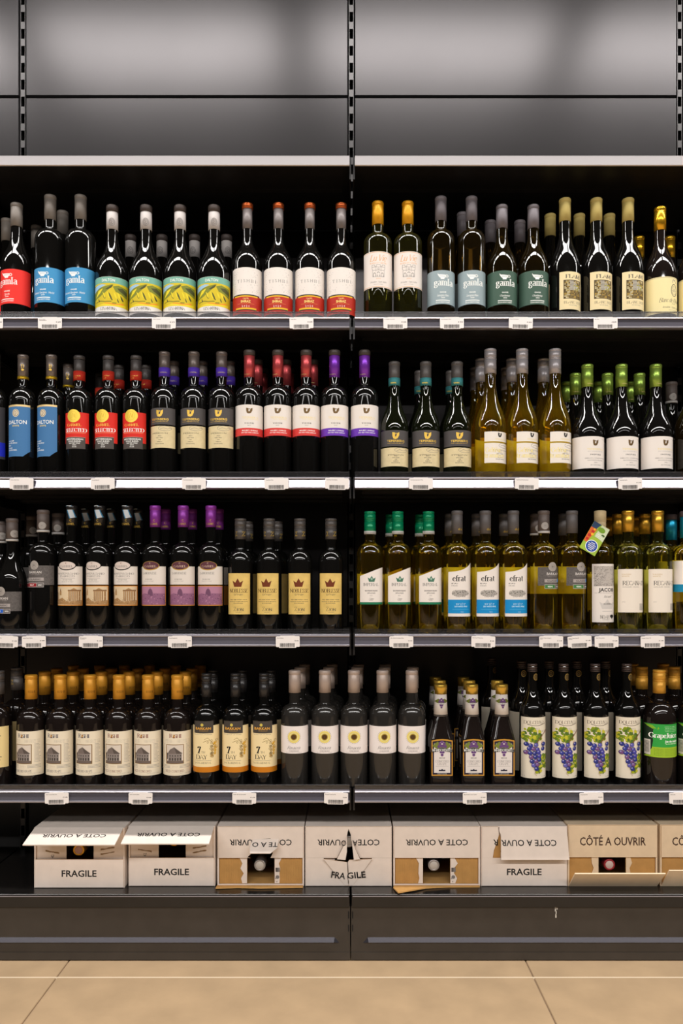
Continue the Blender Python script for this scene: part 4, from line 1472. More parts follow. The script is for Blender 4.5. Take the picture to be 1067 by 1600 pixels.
b = Bottle(3, .0355, 'bdx', 1047, 1081.5, 1098, 1117, GLASS_SMOKE, rn=.0142, rc=.0156)
b.capsule(foil('champagne_capsule', 172, 156, 146, 1.2, .45, .25))
b.on().wrap('label', paper('pure_white_label', 226, 217, 212), 1135, 1177.6, -85, 85)
b.ell('emblem', C(232, 222, 158), 0, 1151.6, 8.6, 8.8, 26)
for k in range(24):
    a = k * math.pi / 12
    b.ell('emblem', C(226, 206, 110), 8 * math.cos(a), 1151.6 + 8.2 * math.sin(a), 1.5, 1.5, 7)
    b.ell('emblem', C(110, 96, 40), 10.2 * math.cos(a), 1151.6 + 10.4 * math.sin(a), .45, .45, 6)
b.ell('emblem', C(196, 170, 70), 0, 1151.6, 5.4, 5.4, 18).ell('emblem', C(86, 60, 24), 0, 1151.6, 4.3, 4.3, 16).ring('emblem', C(60, 38, 14), 0, 1151.6, 2.2, 2.2, .7, 10)
b.text(INK, 'Rosacea', 0, 1168.4, 5, 20, 'script', .02)
b.text(INK, 'CUVEE SPECIALE', 0, 1173.6, 1.4, 15, bold=.02)
b.text(GREYINK, 'MIS EN BOUTEILLE AU DOMAINE', 0, 1176, 1, 24)
KINDS['sun'] = b.finish()

# square-shouldered bottle
b = Bottle(3, .0312, 'square', 1069, 1084, 1117.5, 1153, GLASS_BROWN, rn=.0165)
zn = b.Z(1117.5)
b.parts[0] = ('glass', lathe([(0, .004, 7), (.019, .001, 7), (.0262, 0, 7), (.0297, .0016, 7), (.0312, .006, 7), (.0312, b.Z(1154), 7), (.0302, b.Z(1151), 6), (.0285, b.Z(1147), 5),
                              (.0205, b.Z(1125), 3), (.0188, b.Z(1119), 2.2), (.0180, b.Z(1117), 2), (.0150, b.Z(1084), 2), (.0146, b.Z(1070), 2), (0, b.Z(1070), 2)], [GLASS_BROWN], 48), None)
b.parts.append(('screw_cap', lathe([(.0152, b.Z(1084)), (.0158, b.Z(1084)), (.0158, b.Z(1077.6)), (.0164, b.Z(1077.2)), (.0164, b.Z(1070.6)), (.0154, b.Z(1069)), (0, b.Z(1068.8))], [foil('gold_screw_cap', 216, 176, 74, 1.2, .28, .75)], 32, 'screw_cap'), None))
b.band(1084, 1117.4, WHITE, .0184, .0155, 'neck_label')
b.band(1115.4, 1117.0, BLACK, .01862, .0183)
b.on(.0172)
PUR, GRN = C(98, 62, 116), C(110, 120, 50)


def grapes(b, cx, cy, k, layer):
    b.poly(layer, GRN, [(cx - 9 * k, cy - 2 * k), (cx - 4 * k, cy - 6 * k), (cx, cy - 3 * k), (cx + 4 * k, cy - 6 * k), (cx + 9 * k, cy - 2 * k), (cx + 4 * k, cy + 1 * k), (cx, cy + 4 * k), (cx - 4 * k, cy + 1 * k)])
    for x, y in ((-2, -4), (0, -5.5), (2, -4), (-3, -1.5), (-1, -2), (1, -2), (3, -1.5), (-2, 1), (0, .6), (2, 1), (-1, 3.4), (1, 3.4), (0, 6)):
        b.ell(layer, PUR, cx + x * k, cy + y * k, 1.35 * k, 1.35 * k, 8)


grapes(b, 0, 1098.5, 1.15, 'cap_emblem')
b.text(BRIGHT, 'MANISCHEWITZ', 0, 1099.5, 1.8, 13.5, bold=.04, layer='cap_emblem')
b.on(.0312, True)
fr = [(-16.5, 1157), (-8, 1155.4), (0, 1154.8), (8, 1155.4), (16.5, 1157), (16.5, 1212), (-16.5, 1212)]
b.poly('label', foil('gold_frame_print', 206, 152, 60, 1.2, .4, .4), fr)
b.poly('label', C(38, 30, 46), [(-15, 1158.6), (0, 1156.8), (15, 1158.6), (15, 1210.4), (-15, 1210.4)])
b.poly('label', C(214, 206, 200), [(-12.6, 1162), (-4, 1160), (0, 1157.6), (4, 1160), (12.6, 1162), (12.6, 1207.6), (-12.6, 1207.6)])
grapes(b, 0, 1169, 1.75, 'emblem')
b.poly('band', BLACK, [(-16.2, 1171), (0, 1168.6), (16.2, 1171), (16.2, 1175.6), (0, 1173.6), (-16.2, 1175.6)])
b.text(BRIGHT, 'MANISCHEWITZ', 0, 1172, 3.8, 30.5, 'serif', .02)
b.text(INK, 'MEDIUM', 0, 1184.4, 1.6, 8.6, bold=.02).text(GREYINK, 'CONCORD', 0, 1189.6, 3.4, 21.5, 'light', .03).text(GREYINK, 'GRAPE', 0, 1193.6, 3.4, 15, 'light', .03)
b.rect('lettering', GREYINK, -10, 10, 1197, 1197.3).poly('emblem', C(30, 28, 50), [(-5.4, 1205), (-4.6, 1202.4), (-2, 1203), (0, 1201.4), (2, 1203), (4.6, 1202.4), (5.4, 1205)])
b.text(BRIGHT, 'KOSHER FOR PASSOVER', 0, 1209, 1.2, 15)
KINDS['squareglass'] = b.finish()

# long label with painted grapes
b = Bottle(3, .0335, 'cone', 1037, 1049, 1074, 1115, GLASS_BLACK, rn=.0120, rc=.0128)
b.screw(foil('brown_film_cap', 70, 58, 54, 1.1, .35, .3), .3)
b.on(.0124).ell('cap_emblem', C(150, 122, 60), 4, 1058, 4, 5.4, 16).ell('cap_emblem', C(60, 50, 36), 4, 1058, 3, 4.2, 14).ring('cap_emblem', C(150, 122, 60), 4, 1058, 1.8, 2.4, .6, 10)
b.on().rect('label', paper('painted_label', 218, 208, 188), -19.4, 19.4, 1121, 1216.4)
b.text(C(74, 58, 46), 'DOLCEUVA', 0, 1129, 5, 33, 'light', .04).line('lettering', C(74, 58, 46), [(-12, 1132.2), (-4, 1134), (5, 1134), (15, 1131.4)], .8)
b.text(GREYINK, 'RED', 2, 1139, 2.8, 9, 'light', .03).text(GREYINK, 'GRAPE JUICE', 6, 1143, 2.8, 22, 'light', .03)
random.seed(31)
g = 'illustration'
for cx, cy, r_, n_, cs in ((-8, 1148, 10.5, 46, 'a'), (4, 1149, 7.6, 28, 'a'), (-15, 1152, 4, 10, 'a'), (0, 1157, 5.6, 14, 'a'), (15, 1186, 6.4, 26, 'b'), (13, 1196, 6.4, 26, 'b'), (5, 1204, 5.4, 18, 'b')):
    for _ in range(n_):
        a, q = random.uniform(0, 6.28), r_ * math.sqrt(random.random())
        x, y = cx + q * math.cos(a), cy + q * math.sin(a)
        x = max(-18, min(18, x))
        k = random.uniform(1.6, 3.2)
        c_ = random.choice((C(122, 140, 26), C(160, 168, 34), C(98, 122, 34), C(186, 180, 50), C(78, 104, 36)))
        t0 = random.uniform(0, 6.28)
        b.add(g, c_, [[(max(-19.2, min(19.2, x + k * math.cos(t0 + d))), y + k * math.sin(t0 + d)) for d in (0, 1.3, 2.5, 3.6, 5)]])
b.line(g, C(120, 60, 40), [(19, 1141), (12, 1148), (6, 1155), (2, 1161)], 1.1).line(g, C(196, 140, 110), [(12, 1163), (10, 1160), (12, 1157)], .8)
for x, y in ((-13, 1163), (-7, 1165), (1, 1164), (13, 1163), (-9, 1170), (-3, 1170), (3, 1171), (12.6, 1170.4), (-13.4, 1176), (-7.6, 1176.6), (-1, 1177), (5, 1175), (-6, 1183), (0, 1182.6), (6, 1181),
             (-5, 1189.6), (1, 1189), (6, 1187), (-2.6, 1195.6), (3, 1194.4), (1.6, 1201)):
    c_ = random.choice((C(48, 56, 138), C(66, 62, 150), C(88, 84, 160), C(112, 74, 120), C(40, 48, 120)))
    b.ell(g, c_, x, y, 3.5, 3.5, 14).ell(g, C(150, 148, 196), x - 1, y - 1.1, 1.2, 1.0, 8).ring(g, C(44, 40, 92), x, y, 3.5, 3.5, .5, 14)
b.line(g, C(170, 140, 100), [(0, 1205), (-1, 1209), (2, 1212)], .6).text(GREYINK, '1 L', -16, 1213, 1.6, 3).text(GREYINK, 'KOSHER', 14, 1213.6, 1.4, 8)
KINDS['painted'] = b.finish()

b = Bottle(3, .0418, 'bdx', 1046.5, 1082.5, 1092, 1126, GLASS_BROWN, rn=.0142, rc=.0160)
b.screw(mat('ochre_screw_cap', rgb(212, 156, 58, 1.15), .4, .3), .55)
b.on().wrap('label', paper('leaf_green_label', 46, 152, 62), 1132, 1170, -86, 86)
b.wrap('label', paper('lime_label', 150, 182, 42), 1168, 1184, -86, 86)
b.poly('illustration', C(24, 44, 28), [(-26, 1132.4), (-19, 1134), (-16.5, 1140), (-18, 1150), (-17, 1158), (-18.5, 1170), (-26, 1184)])
b.poly('illustration', C(120, 170, 40), [(-25.5, 1132.6), (-18, 1134), (-13, 1139), (-18, 1139.6), (-23, 1136)]).poly('illustration', C(120, 170, 40), [(-12, 1141), (-10.6, 1136), (-9, 1139)])
b.rect('illustration', C(206, 200, 190), -25.2, -20, 1157, 1181)
for k in range(9):
    b.rect('illustration', BLACK, -25, -21, 1160 + 2 * k, 1160.8 + 2 * k)
b.text(BRIGHT, 'GrapeJuice', -1.2, 1149.5, 7.6, 42, 'serif', .05)
for k in range(4):
    b.text(C(200, 230, 190), 'NATURAL 100% GRAPE JUICE', 9.5, 1136 + 2.4 * k, 1.2, 22 - 2 * (k % 2))
b.text(BRIGHT, 'Jus de raisin', 10, 1158.6, 3.4, 22, bold=.03).text(C(220, 240, 200), 'Jus de raisin rouge', 10, 1162.4, 1.8, 20, bold=.02)
for k in range(5):
    b.text(C(70, 100, 24), 'INGREDIENTS GRAPE JUICE KOSHER', 2, 1171 + 2.4 * k, 1.1, 36)
KINDS['juice'] = b.finish()

# ------------------------------------------------------------------ where every bottle stands
# kind: (what a front bottle is called (plural, singular), its cap for back bottles, category, front x [with label turn], back [(x, row behind)])
GROUPS = {}
PLACE = [
    ('cup_red', 'red-label bottles with white cup emblem', 'red-label bottle with white cup emblem', 'taupe-capped bottles beside the red label', [26], [(11, 1)]),
    ('cup_blue', 'sky-blue-label bottles with white cup emblem', '', 'taupe-capped bottles behind the sky-blue labels', [78.7, 126], [(57, 2), (98, 1)]),
    ('landscape', 'bottles with teal and yellow landscape labels', '', 'white-capped bottles behind the landscape labels', [(175.5, 0), (228.4, -1), (281.4, -1.5), (334.6, -1)], [(204, 2), (253, 2), (304, 2), (354, 2)]),
    ('speckled', 'copper-stoppered bottles with white and red labels', '', '', [386.6, 435, 484, 533], []),
    ('castle', 'amber-capped bottles with castle sketch labels', '', '', [590.3, 637], []),
    ('cup_grey', 'grey-label bottles with white cup emblem', '', 'grey-capped bottles behind the grey labels', [688.6, (736.6, -3)], [(722.4, 1)]),
    ('cup_green', 'dark-green-label bottles with white cup emblem', '', 'grey-capped bottles behind the dark-green labels', [(784, -1), 833], [(766, 1), (812, 1)]),
    ('mosaic', 'straw-capped bottles with mosaic labels', '', 'straw-capped bottles behind the mosaic labels', [(882.5, 4), (931.5, 2), (981, 2)], [(859.5, 1), (905, 1), (952, 1)]),
    ('script_cream', 'gold-capped bottles with cream script labels', '', 'gold-capped bottles beside the cream script labels', [(1031, 0), (1084, 0)], [(998, 2), (1046, 2)]),
    ('blueband', '', 'cut-off bottle with black label and royal blue band', '', [-9], []),
    ('denim', 'denim-blue-label bottles with gold neck rings', '', 'gold-ringed bottles behind the denim-blue labels', [36.2, (80.5, -3)], [(106.6, 1)]),
    ('goldmedal', 'red-label bottles with gold disc emblem', '', 'red-banded bottles behind the gold disc labels', [124, (169.4, -1.5), (212.6, 0)], [(157, 2), (185.6, 1), (228, 1)]),
    ('violetneck', 'violet-necked bottles with charcoal and sand labels', '', 'violet-necked bottles behind the charcoal and sand labels', [257, (303, 1.5), (346.4, 1)], [(271.6, 1), (316, 1), (359, 1)]),
    ('redband', 'pink-foiled bottles with white labels and red bands', '', 'pink-foiled bottles behind the red-banded labels', [389.6, (434.2, -1), (478.4, -.5)], [(402.4, 1), (411, 2), (447, 1), (452, 2), (489, 1)]),
    ('purpleband', 'purple-foiled bottles with white labels and purple bands', '', '', [522.6, (569.6, 0)], []),
    ('tealneck', 'teal-necked bottles with charcoal and sand labels', '', 'teal-necked bottles behind the charcoal and sand labels', [616, 665, 714], [(656, 1), (705, 1)]),
    ('golden', 'silver-capped golden bottles with split white labels', '', 'silver-capped golden bottles', [766, 815.6, 867], [(751.5, 1), (800, 1), (849, 1), (743, 2), (791, 2)]),
    ('greencap', 'green-foiled bottles with white labels', '', 'green-foiled bottles', [917.6, (971, 1), (1024.4, 1)], [(899, 1), (949, 1), (999, 1), (885.6, 2), (935.6, 2), (985, 2)]),
    ('medal_back', '', '', 'brown-capped bottles with white medallions', [], [(1049, 1)]),
    ('greylabel', '', 'cut-off bottle with plain grey label', '', [1079], []),
    ('medal_blue', '', 'brown-capped bottle with medallion label and blue bar', 'medallion-capped bottles beside the blue bar label', [19], [(1, 1)]),
    ('medal_red', '', 'brown-capped bottle with medallion label and red bar', 'medallion-capped bottles behind the red bar label', [67.5], [(50, 2), (91, 1)]),
    ('ruins', 'black-capped bottles with sepia ruins labels', '', 'black-capped bottles behind the sepia ruins labels', [112, (155.8, -5), (199, -2.5)], [(135, 1), (175, 1), (217, 1)]),
    ('dome', 'purple-capped bottles with mauve dome labels', '', 'purple-capped bottles behind the mauve dome labels', [(242.6, -2), (286.4, 0), (329.6, 0)], [(259, 1), (300, 1), (341.5, 1)]),
    ('crown_gold', 'grey-capped bottles with gold labels and brown crowns', '', 'grey-capped bottles behind the brown crown labels', [(375.8, -1), (420.6, -2), (468.6, 0), (517, 0)], [(387, 1), (433, 1)]),
    ('crown_green', 'green-capped bottles with slanted crown labels', '', 'green-capped bottles behind the slanted crown labels', [578, 621.4, (669.4, 0)], [(611, 1), (657, 1)]),
    ('swoop', 'grey-capped golden bottles with blue-banded white labels', '', 'grey-capped bottles behind the blue-banded labels', [714, 758.2, 802], [(703, 1), (745, 1), (788, 1)]),
    ('medal_white', '', 'golden bottle with medallion on its cap and dark label', 'medallion-capped golden bottles', [849.4], [(837, 1)]),
    ('medal_white_plain', '', 'golden bottle with plain grey cap and dark medallion label', 'plain grey-capped golden bottles', [893.4], [(881, 1)]),
    ('engraving', '', 'bottle with grey engraving label and wood-toned cap', '', [937.6], []),
    ('brasscap', 'brass-capped bottles with ivory labels', '', 'brass-capped bottles behind the ivory labels', [981, (1027.4, 1.6)], [(951.5, 2), (965.5, 1), (993, 2), (1007.3, 1)]),
    ('turquoise', '', 'turquoise-capped bottle with white and blue label', 'turquoise-capped bottles', [1071.4], [(1048.6, 1)]),
    ('straw', '', 'cut-off bottle with straw label and Z on its cap', 'dark-capped bottles with Z on the cap', [-3], [(26.6, 1)]),
    ('house_navy', 'bottles with house picture labels and navy lettering', '', 'ochre-capped bottles behind the navy-lettered house labels', [(48.8, -1.8), (94.5, -2.2), (141, -1)], [(70, 1), (114, 1), (158.6, 1), (89, 2), (130, 2), (174, 2), (115, 3), (156, 3)]),
    ('house_maroon', 'bottles with house picture labels and maroon lettering', '', 'ochre-capped bottles behind the maroon-lettered house labels', [(186.2, -1), (231.6, -1), (277.2, 4)], [(202, 1), (246, 1), (290, 1), (215.6, 2), (258, 2), (300, 2), (194.7, 3), (234, 3), (274, 3), (313, 3)]),
    ('seventh', 'black-capped bottles with grape and numeral seven labels', '', 'black-capped bottles behind the numeral seven labels', [322.6, 368, (412.6, 1)], [(333, 1), (378.4, 1), (423, 1)]),
    ('sun', 'champagne-capped bottles with sun emblem labels', '', 'champagne-capped bottles behind the sun labels', [460.4, 507.6, 553, (597.6, 2), 643.2], [(469, 1), (514, 1), (558, 1), (601, 1), (645, 1), (476, 2), (519, 2), (560, 2), (602, 2)]),
    ('squareglass', 'square bottles with gold caps and grape crest labels', '', 'gold-capped square bottles', [688.4, 737, 783.6], [(687, 1), (733, 1), (776.5, 1), (680, 2), (724, 2)]),
    ('painted', 'tall bottles with painted grape bunch labels', '', 'tall dark bottles behind the painted grape labels', [831.6, 880.4, 929.8, 979], [(815, 1), (858, 1), (901, 1), (946, 1), (768, 2)]),
    ('juice', 'wide bottles with bright green labels', '', 'ochre-capped bottles behind the bright green labels', [(1029.8, 0), (1083, 0)], [(1002.5, 1), (1053, 1), (988, 2), (1036, 2)]),
]
DEPTH_WORD = {1: 'second row', 2: 'third row', 3: 'fourth row'}


def stand(key, px, depth, rot, label, group, cat='wine bottle', prints=True):
    k = KINDS[key]
    y = Y_ROW + STEP * depth
    root = empty('juice_bottle' if cat == 'juice bottle' else 'wine_bottle', (wx(px, y), y, SHELF[k.row]), rot)
    tag(root, label, cat, group)
    objs = {}
    for nm, me, par in k.parts:
        if not prints and nm not in ('glass', 'punt', 'capsule', 'screw_cap', 'stopper', 'neck_band', 'neck_label', 'cap_top', 'label', 'back_label', 'band', 'cap_emblem', 'cap_lettering', 'cap_tax_strip'):
            continue
        if par and par not in objs:
            continue
        objs.setdefault(nm, link(nm, me, objs[par] if par else root)) if nm not in objs else link(nm, me, root)
    return root


for key, plural, single, backs, fronts, behind in PLACE:
    k = KINDS[key]
    sw = SHELF_WORD[k.row]
    cat = 'juice bottle' if key == 'juice' else 'wine bottle'
    n = len(fronts)
    for i, p in enumerate(fronts):
        px, turn = p if isinstance(p, tuple) else (p, 0)
        rot = math.asin(max(-.6, min(.6, turn * .00163 / k.R)))
        if n == 1:
            lab = '%s, %s shelf front' % (single, sw)
        else:
            lab = '%s of %s %s, %s shelf' % ('leftmost' if i == 0 else 'rightmost' if i == n - 1 else ORD[i] + ' from left', NUM[n], plural, sw)
        stand(key, px, 0, rot, lab, (plural or single) + ', ' + sw + ' shelf', cat)
    for d in (1, 2, 3):
        xs = [x for x, dd in behind if dd == d]
        for i, x in enumerate(xs):
            one = backs.replace('bottles', 'bottle')
            if len(xs) == 1:
                lab = '%s, %s, %s shelf' % (one, DEPTH_WORD[d], sw)
            else:
                lab = '%s %s, %s, %s shelf' % ('leftmost' if i == 0 else 'rightmost' if i == len(xs) - 1 else ORD[i], one, DEPTH_WORD[d], sw)
            random.seed(int(x * 7))
            stand(key, x, d, random.uniform(-.5, .5), lab, backs + ', ' + sw + ' shelf', cat, False)

# ------------------------------------------------------------------ hang tag on the engraving-label bottle
ht = MB()
pts = [(-.5, 0), (.5, 0), (.5, 1), (-.5, 1)]
htw, hth, y = .0325, .058, Y_ROW - .0395
ht.plate([(-htw / 2, 0), (htw / 2, 0), (htw / 2, hth), (-htw / 2, hth)], -.0004, .0004)
tg = ht.build('hang_tag', [C(150, 178, 60)])
tg.location = (wx(917, y), y, wz(862, y))
tg.scale = (1.4, 1, 1.36)
tg.rotation_euler = (math.radians(-3), math.radians(30.5), 0)
tag(tg, 'colourful hang tag with fruit, hanging tilted beside the engraving-label bottle', 'tag')


def flat_print(name, parent, items, y=-.0006):
    """items: (material, polygons in local x, z)"""
    v, f, mi, ms = [], [], [], []
    for q, (m, polys) in enumerate(items):
        if m not in ms:
            ms.append(m)
        for p in polys:
            ar = sum(p[i][0] * p[(i + 1) % len(p)][1] - p[(i + 1) % len(p)][0] * p[i][1] for i in range(len(p)))
            if ar < 0:
                p = p[::-1]
            n0 = len(v)
            v.extend((x, y - q * .00004, z) for x, z in p)
            f.append(tuple(range(n0, n0 + len(p))))
            mi.append(ms.index(m))
    return link(name, new_mesh(name, v, f, ms, mi), parent)


def disc(cx, cy, rx, ry=None, n=18):
    ry = ry or rx
    return [[(cx + rx * math.cos(2 * math.pi * i / n), cy + ry * math.sin(2 * math.pi * i / n)) for i in range(n)]]


it = [(C(196, 206, 170), [[(-.002, .034), (.0162, .030), (.0162, .058), (.0, .058)]]), (C(40, 62, 96), [[(-.0162, .046), (-.006, .046), (-.001, .058), (-.0162, .058)]]),
      (C(206, 96, 36), [[(-.0162, .016), (-.010, .016), (-.004, .046), (-.0162, .046)]]), (C(180, 40, 30), disc(-.0115, .030, .0032) + disc(-.012, .022, .003) + disc(-.009, .039, .003)),
      (C(232, 170, 40), disc(-.0075, .034, .0026) + disc(-.008, .044, .0022)), (C(110, 150, 40), disc(.004, .049, .007, .005)), (C(70, 96, 40), disc(.011, .041, .0034, .0022)),
      (BRIGHT, disc(.002, .0135, .0118, .0118, 24)), (C(26, 66, 150), disc(.002, .0135, .0106, .0106, 24))]
it.append((BRIGHT, [q for k, (t, w) in enumerate((('100%', .008), ('NATURAL', .015), ('ISRAELI', .014), ('GRAPES', .013), ('WINE', .008))) for q in text_polys(t, .002, .0198 - .0032 * k, .0017, w, bold=.03)]))
it.append((BRIGHT, [q for k in range(3) for q in text_polys('KOSHER WINE', .005, .0390 - .003 * k, .0014, .014, bold=.02)]))
flat_print('print', tg, it)


# ------------------------------------------------------------------ wine cartons on the base deck
CARD = mat('white_cardboard', rgb(222, 209, 198, 1.15), .75, 0, .2, (30, .04))
TAN = mat('tan_cardboard', rgb(214, 192, 162, 1.15), .75, 0, .2, (30, .05))
KRAFT = mat('kraft_cardboard', rgb(186, 142, 84, 1.05), .85, 0, .15, (40, .08))
KRAFT_D = mat('glue_smear', rgb(146, 118, 84), .8)
STENCIL = mat('black_stencil_ink', (.015, .013, .012), .7)
BROWNINK = mat('brown_stencil_ink', rgb(70, 46, 34), .7)
BW, BH, BD = .2245, .156, .305
YBOX = 2.054
SB = YBOX / FPX


def bump_sheet(x0, x1, z0, z1, period, depth, y):
    v, f = [], []
    n = int((x1 - x0) / period * 4)
    for i in range(n + 1):
        x = x0 + (x1 - x0) * i / n
        yy = y - depth * (.5 + .5 * math.sin(i * math.pi / 2))
        v += [(x, yy, z0), (x, yy, z1)]
    for i in range(n):
        f.append((2 * i, 2 * i + 2, 2 * i + 3, 2 * i + 1))
    return new_mesh('corrugation', v, f, [KRAFT], None, True)


def tear(xa, za, xb, zb, n, amp, seed):
    random.seed(seed)
    return [(xa + (xb - xa) * i / n + (random.uniform(-amp, amp) if 0 < i < n else 0), za + (zb - za) * i / n) for i in range(n + 1)]


class Carton:
    def __init__(s, px0, px1, label, rz=0.0, yb=YBOX, card=CARD, hb=BH):
        xc = wx((px0 + px1) / 2, yb)
        s.w = (px1 - px0) * yb / FPX
        s.h = hb
        s.card = card
        s.root = empty('wine_carton', (xc, yb, DECK + .0003), rz)
        tag(s.root, label, 'carton', 'wine cartons on the base deck')
        w, h, t = s.w / 2, hb, .004
        s.hw = w
        b = MB()
        b.box(-w, -w + t, 0, BD, 0, h).box(w - t, w, 0, BD, 0, h)
        b.box(-w + t, w - t, 0, BD, 0, t).box(-w + t, w - t, BD - t, BD, t, h - t)
        b.build('shell', [card], s.root)
        MB().box(-w + t, w - t, .0, BD, h - t, h).build('top_panel', [card], s.root)
        e = .0006
        MB().box(-w + t, -w + t + e, t + .003, BD - t, t, h - t).box(w - t - e, w - t, t + .003, BD - t, t, h - t).box(-w + t + e, w - t - e, t + .003, BD - t, t, t + e).box(-w + t + e, w - t - e, BD - t - e, BD - t, t + e, h - t).build('liner', [KRAFT], s.root)
        s.half = h * .52
        s.fw = w - .0022

    def inner(s, torn, seed=1):
        """The two side flaps behind the front; torn ones show their corrugated core."""
        op = .0355
        for sg in (-1, 1):
            xa, xb = sorted((sg * (s.hw - .0046), sg * op))
            fl_ = MB().plate([(xa, .0045), (xb, .0045), (xb, s.h - .0045), (xa, s.h - .0045)], .0048, .0072).build('side_flap', [KRAFT if torn else s.card], s.root)
            if torn:
                edge = sg * (op + .013)
                z0, z1 = .006, s.h - s.half - .001
                xs = sorted((sg * (s.hw - .0052), edge))
                if torn == 'ribbed':
                    link('corrugation', bump_sheet(xs[0], xs[1], z0, s.h * .62, .0060, .0011, .0046), fl_)
                tt = [(sg * (op + .0006), z0)] + tear(edge, z0, edge + sg * .003, s.h * .62, 7, .0050, seed + sg) + [(sg * (op + .0006), s.h * .62)]
                MB().plate(tt, .0024, .0034).build('torn_paper', [s.card], fl_)
                if torn == 'ribbed' and sg > 0:
                    flat_print('print', fl_, [(GREYINK, [[(op + .003, .036), (op + .014, .036), (op + .014, .047), (op + .003, .047)]]), (C(90, 84, 80), [[(op + .003, .036), (op + .0085, .036), (op + .0085, .047), (op + .003, .047)]]),
                                              (GREYINK, disc(op + .008, .0225, .0052, .0052, 6)), (STENCIL, disc(op + .003, .0185, .0012) + disc(op + .0065, .0105, .0013, .0013, 5))], .0021)
            else:
                random.seed(seed + sg)
                ps = []
                for zc in ((.100, .088) if sg > 0 else (.0905,)):
                    if sg < 0:
                        zc = .091
                    cx, cl = sg * (op + .036), .018
                    up = [(cx - cl + 2 * cl * i / 7, zc + (i - 3.5) * .0009 * sg + random.uniform(.0008, .0028)) for i in range(8)]
                    dn = [(cx - cl + 2 * cl * i / 7, zc + (i - 3.5) * .0009 * sg - random.uniform(.0008, .0024)) for i in range(8)]
                    for i in range(7):
                        ps.append([up[i], up[i + 1], dn[i + 1], dn[i]])
                items = [(KRAFT_D, ps)]
                if sg < 0:
                    items.append((STENCIL, text_polys('42', -op - .036, .080, .008, .009, rot=math.pi / 2)))
                flat_print('print', fl_, items, .0046)
        return s

    def upper(s, angle=0.0, poly=None, text='COTE A OUVRIR', ink=STENCIL, rot=math.pi, wid=.162, hgt=.0148, items=None, name='front_flap'):
        fw, hh = s.fw, s.half
        pts = poly or [(-fw, -hh), (fw, -hh), (fw, 0), (-fw, 0)]
        o = MB().plate(pts, -.0022, .0008, 0, 1).build(name, [s.card, KRAFT if angle == 0 else s.card], s.root)
        o.location = (0, 0, s.h - .0012)
        o.rotation_euler.x = -math.radians(angle)
        if text:
            flat_print('lettering', o, [(ink, text_polys(text, 0, -hh * .5, hgt, wid, bold=.015, rot=rot))], -.0024)
        if items:
            flat_print('lettering', o, items, -.0024)
        return o

    def lower(s, angle=0.0, poly=None, text='FRAGILE', mats=None, name='front_flap'):
        fw, hh = s.fw, s.h - s.half - .0022
        pts = poly or [(-fw, 0), (fw, 0), (fw, hh), (-fw, hh)]
        o = MB().plate(pts, -.0022, .0008, 0, 1).build(name, mats or [s.card, KRAFT], s.root)
        o.location = (0, 0, .0012)
        o.rotation_euler.x = math.radians(angle)
        if text:
            flat_print('lettering', o, [(STENCIL, text_polys(text, 0, hh * .50, .0162, .0905, bold=.022))], -.0024)
        return o


CH = DECK + .0003
c1 = Carton(53.5, 194.5, 'leftmost wine carton with raised front flap and a gold-ringed bottle end showing', 0, YBOX - .012)
c1.inner(False, 1)
c1.upper(76)
c1.lower()
c2 = Carton(200.8, 336, 'second wine carton from left with raised front flap above FRAGILE panel')
c2.inner(False, 5)
c2.upper(75)
c2.lower()
c3 = Carton(339.6, 475, 'wine carton with torn lettered flap above a bottle opening, third from left')
c3.inner('ribbed', 9)
fw, hh = c3.fw, c3.half
# torn upper flap: centre strip ripped away and folded up
lx, rx = -.0225, .0275
up = [(-fw, 0), (-fw, -hh), (lx - .004, -hh), (lx - .012, -hh + .0015), (lx - .004, -hh + .010), (lx, -hh + .028), (lx + .004, -.034), (rx - .002, -.030), (rx + .003, -.040), (rx + .001, -hh + .024), (rx + .004, -hh + .012), (rx - .002, -hh), (fw, -hh), (fw, 0)]
ps = text_polys('COTE A OUVRIR', 0, -hh * .5, .0148, .162, bold=.015, rot=math.pi)
o = c3.upper(0, up, None, items=[(STENCIL, [q for q in ps if max(p[0] for p in q) < -.0205 or min(p[0] for p in q) > .048])])
t3 = MB().plate([(-.020, .002), (.048, .005), (.044, -.024), (.028, -.038), (-.024, -.038), (-.026, -.020)], -.001, .001).build('torn_strip', [CARD, KRAFT], c3.root)
t3.location = (0, -.004, c3.h - .036)
t3.rotation_euler.x = -math.radians(50)
flat_print('lettering', t3, [(STENCIL, text_polys('TE A O', .0125, -.013, .0130, .066, bold=.015, rot=math.pi))], -.0012)
cr = MB().plate([(rx + .009, 0), (rx + .001, -.010), (rx - .001, -.024), (rx + .004, -.016)], -.003, -.0024).build('torn_core', [KRAFT], c3.root)
cr.location = (0, 0, c3.h - .040)
c3.lower(84, tear(-fw - .003, .0, fw, .0, 1, 0, 1) + [(fw, .016), (0, .022), (-.06, .018), (-fw - .003, .024)], None, [KRAFT, KRAFT])
c4 = Carton(476.8, 612, 'wine carton beside the joint with star-shaped tear through both lettered flaps')
c4.inner(False, 15)
fw, hh = c4.fw, c4.half
ps = text_polys('COTE A OUVRIR', 0, -hh * .5, .0148, .162, bold=.015, rot=math.pi)
c4.upper(0, [(-fw, -hh), (-.030, -hh), (-.006, -.034), (-.003, -.018), (.0, -.005), (.006, -.020), (.007, -.034), (.030, -hh), (fw, -hh), (fw, 0), (-fw, 0)], None,
         items=[(STENCIL, [q for q in ps if max(p[0] for p in q) < -.0205 or min(p[0] for p in q) > .0205])])
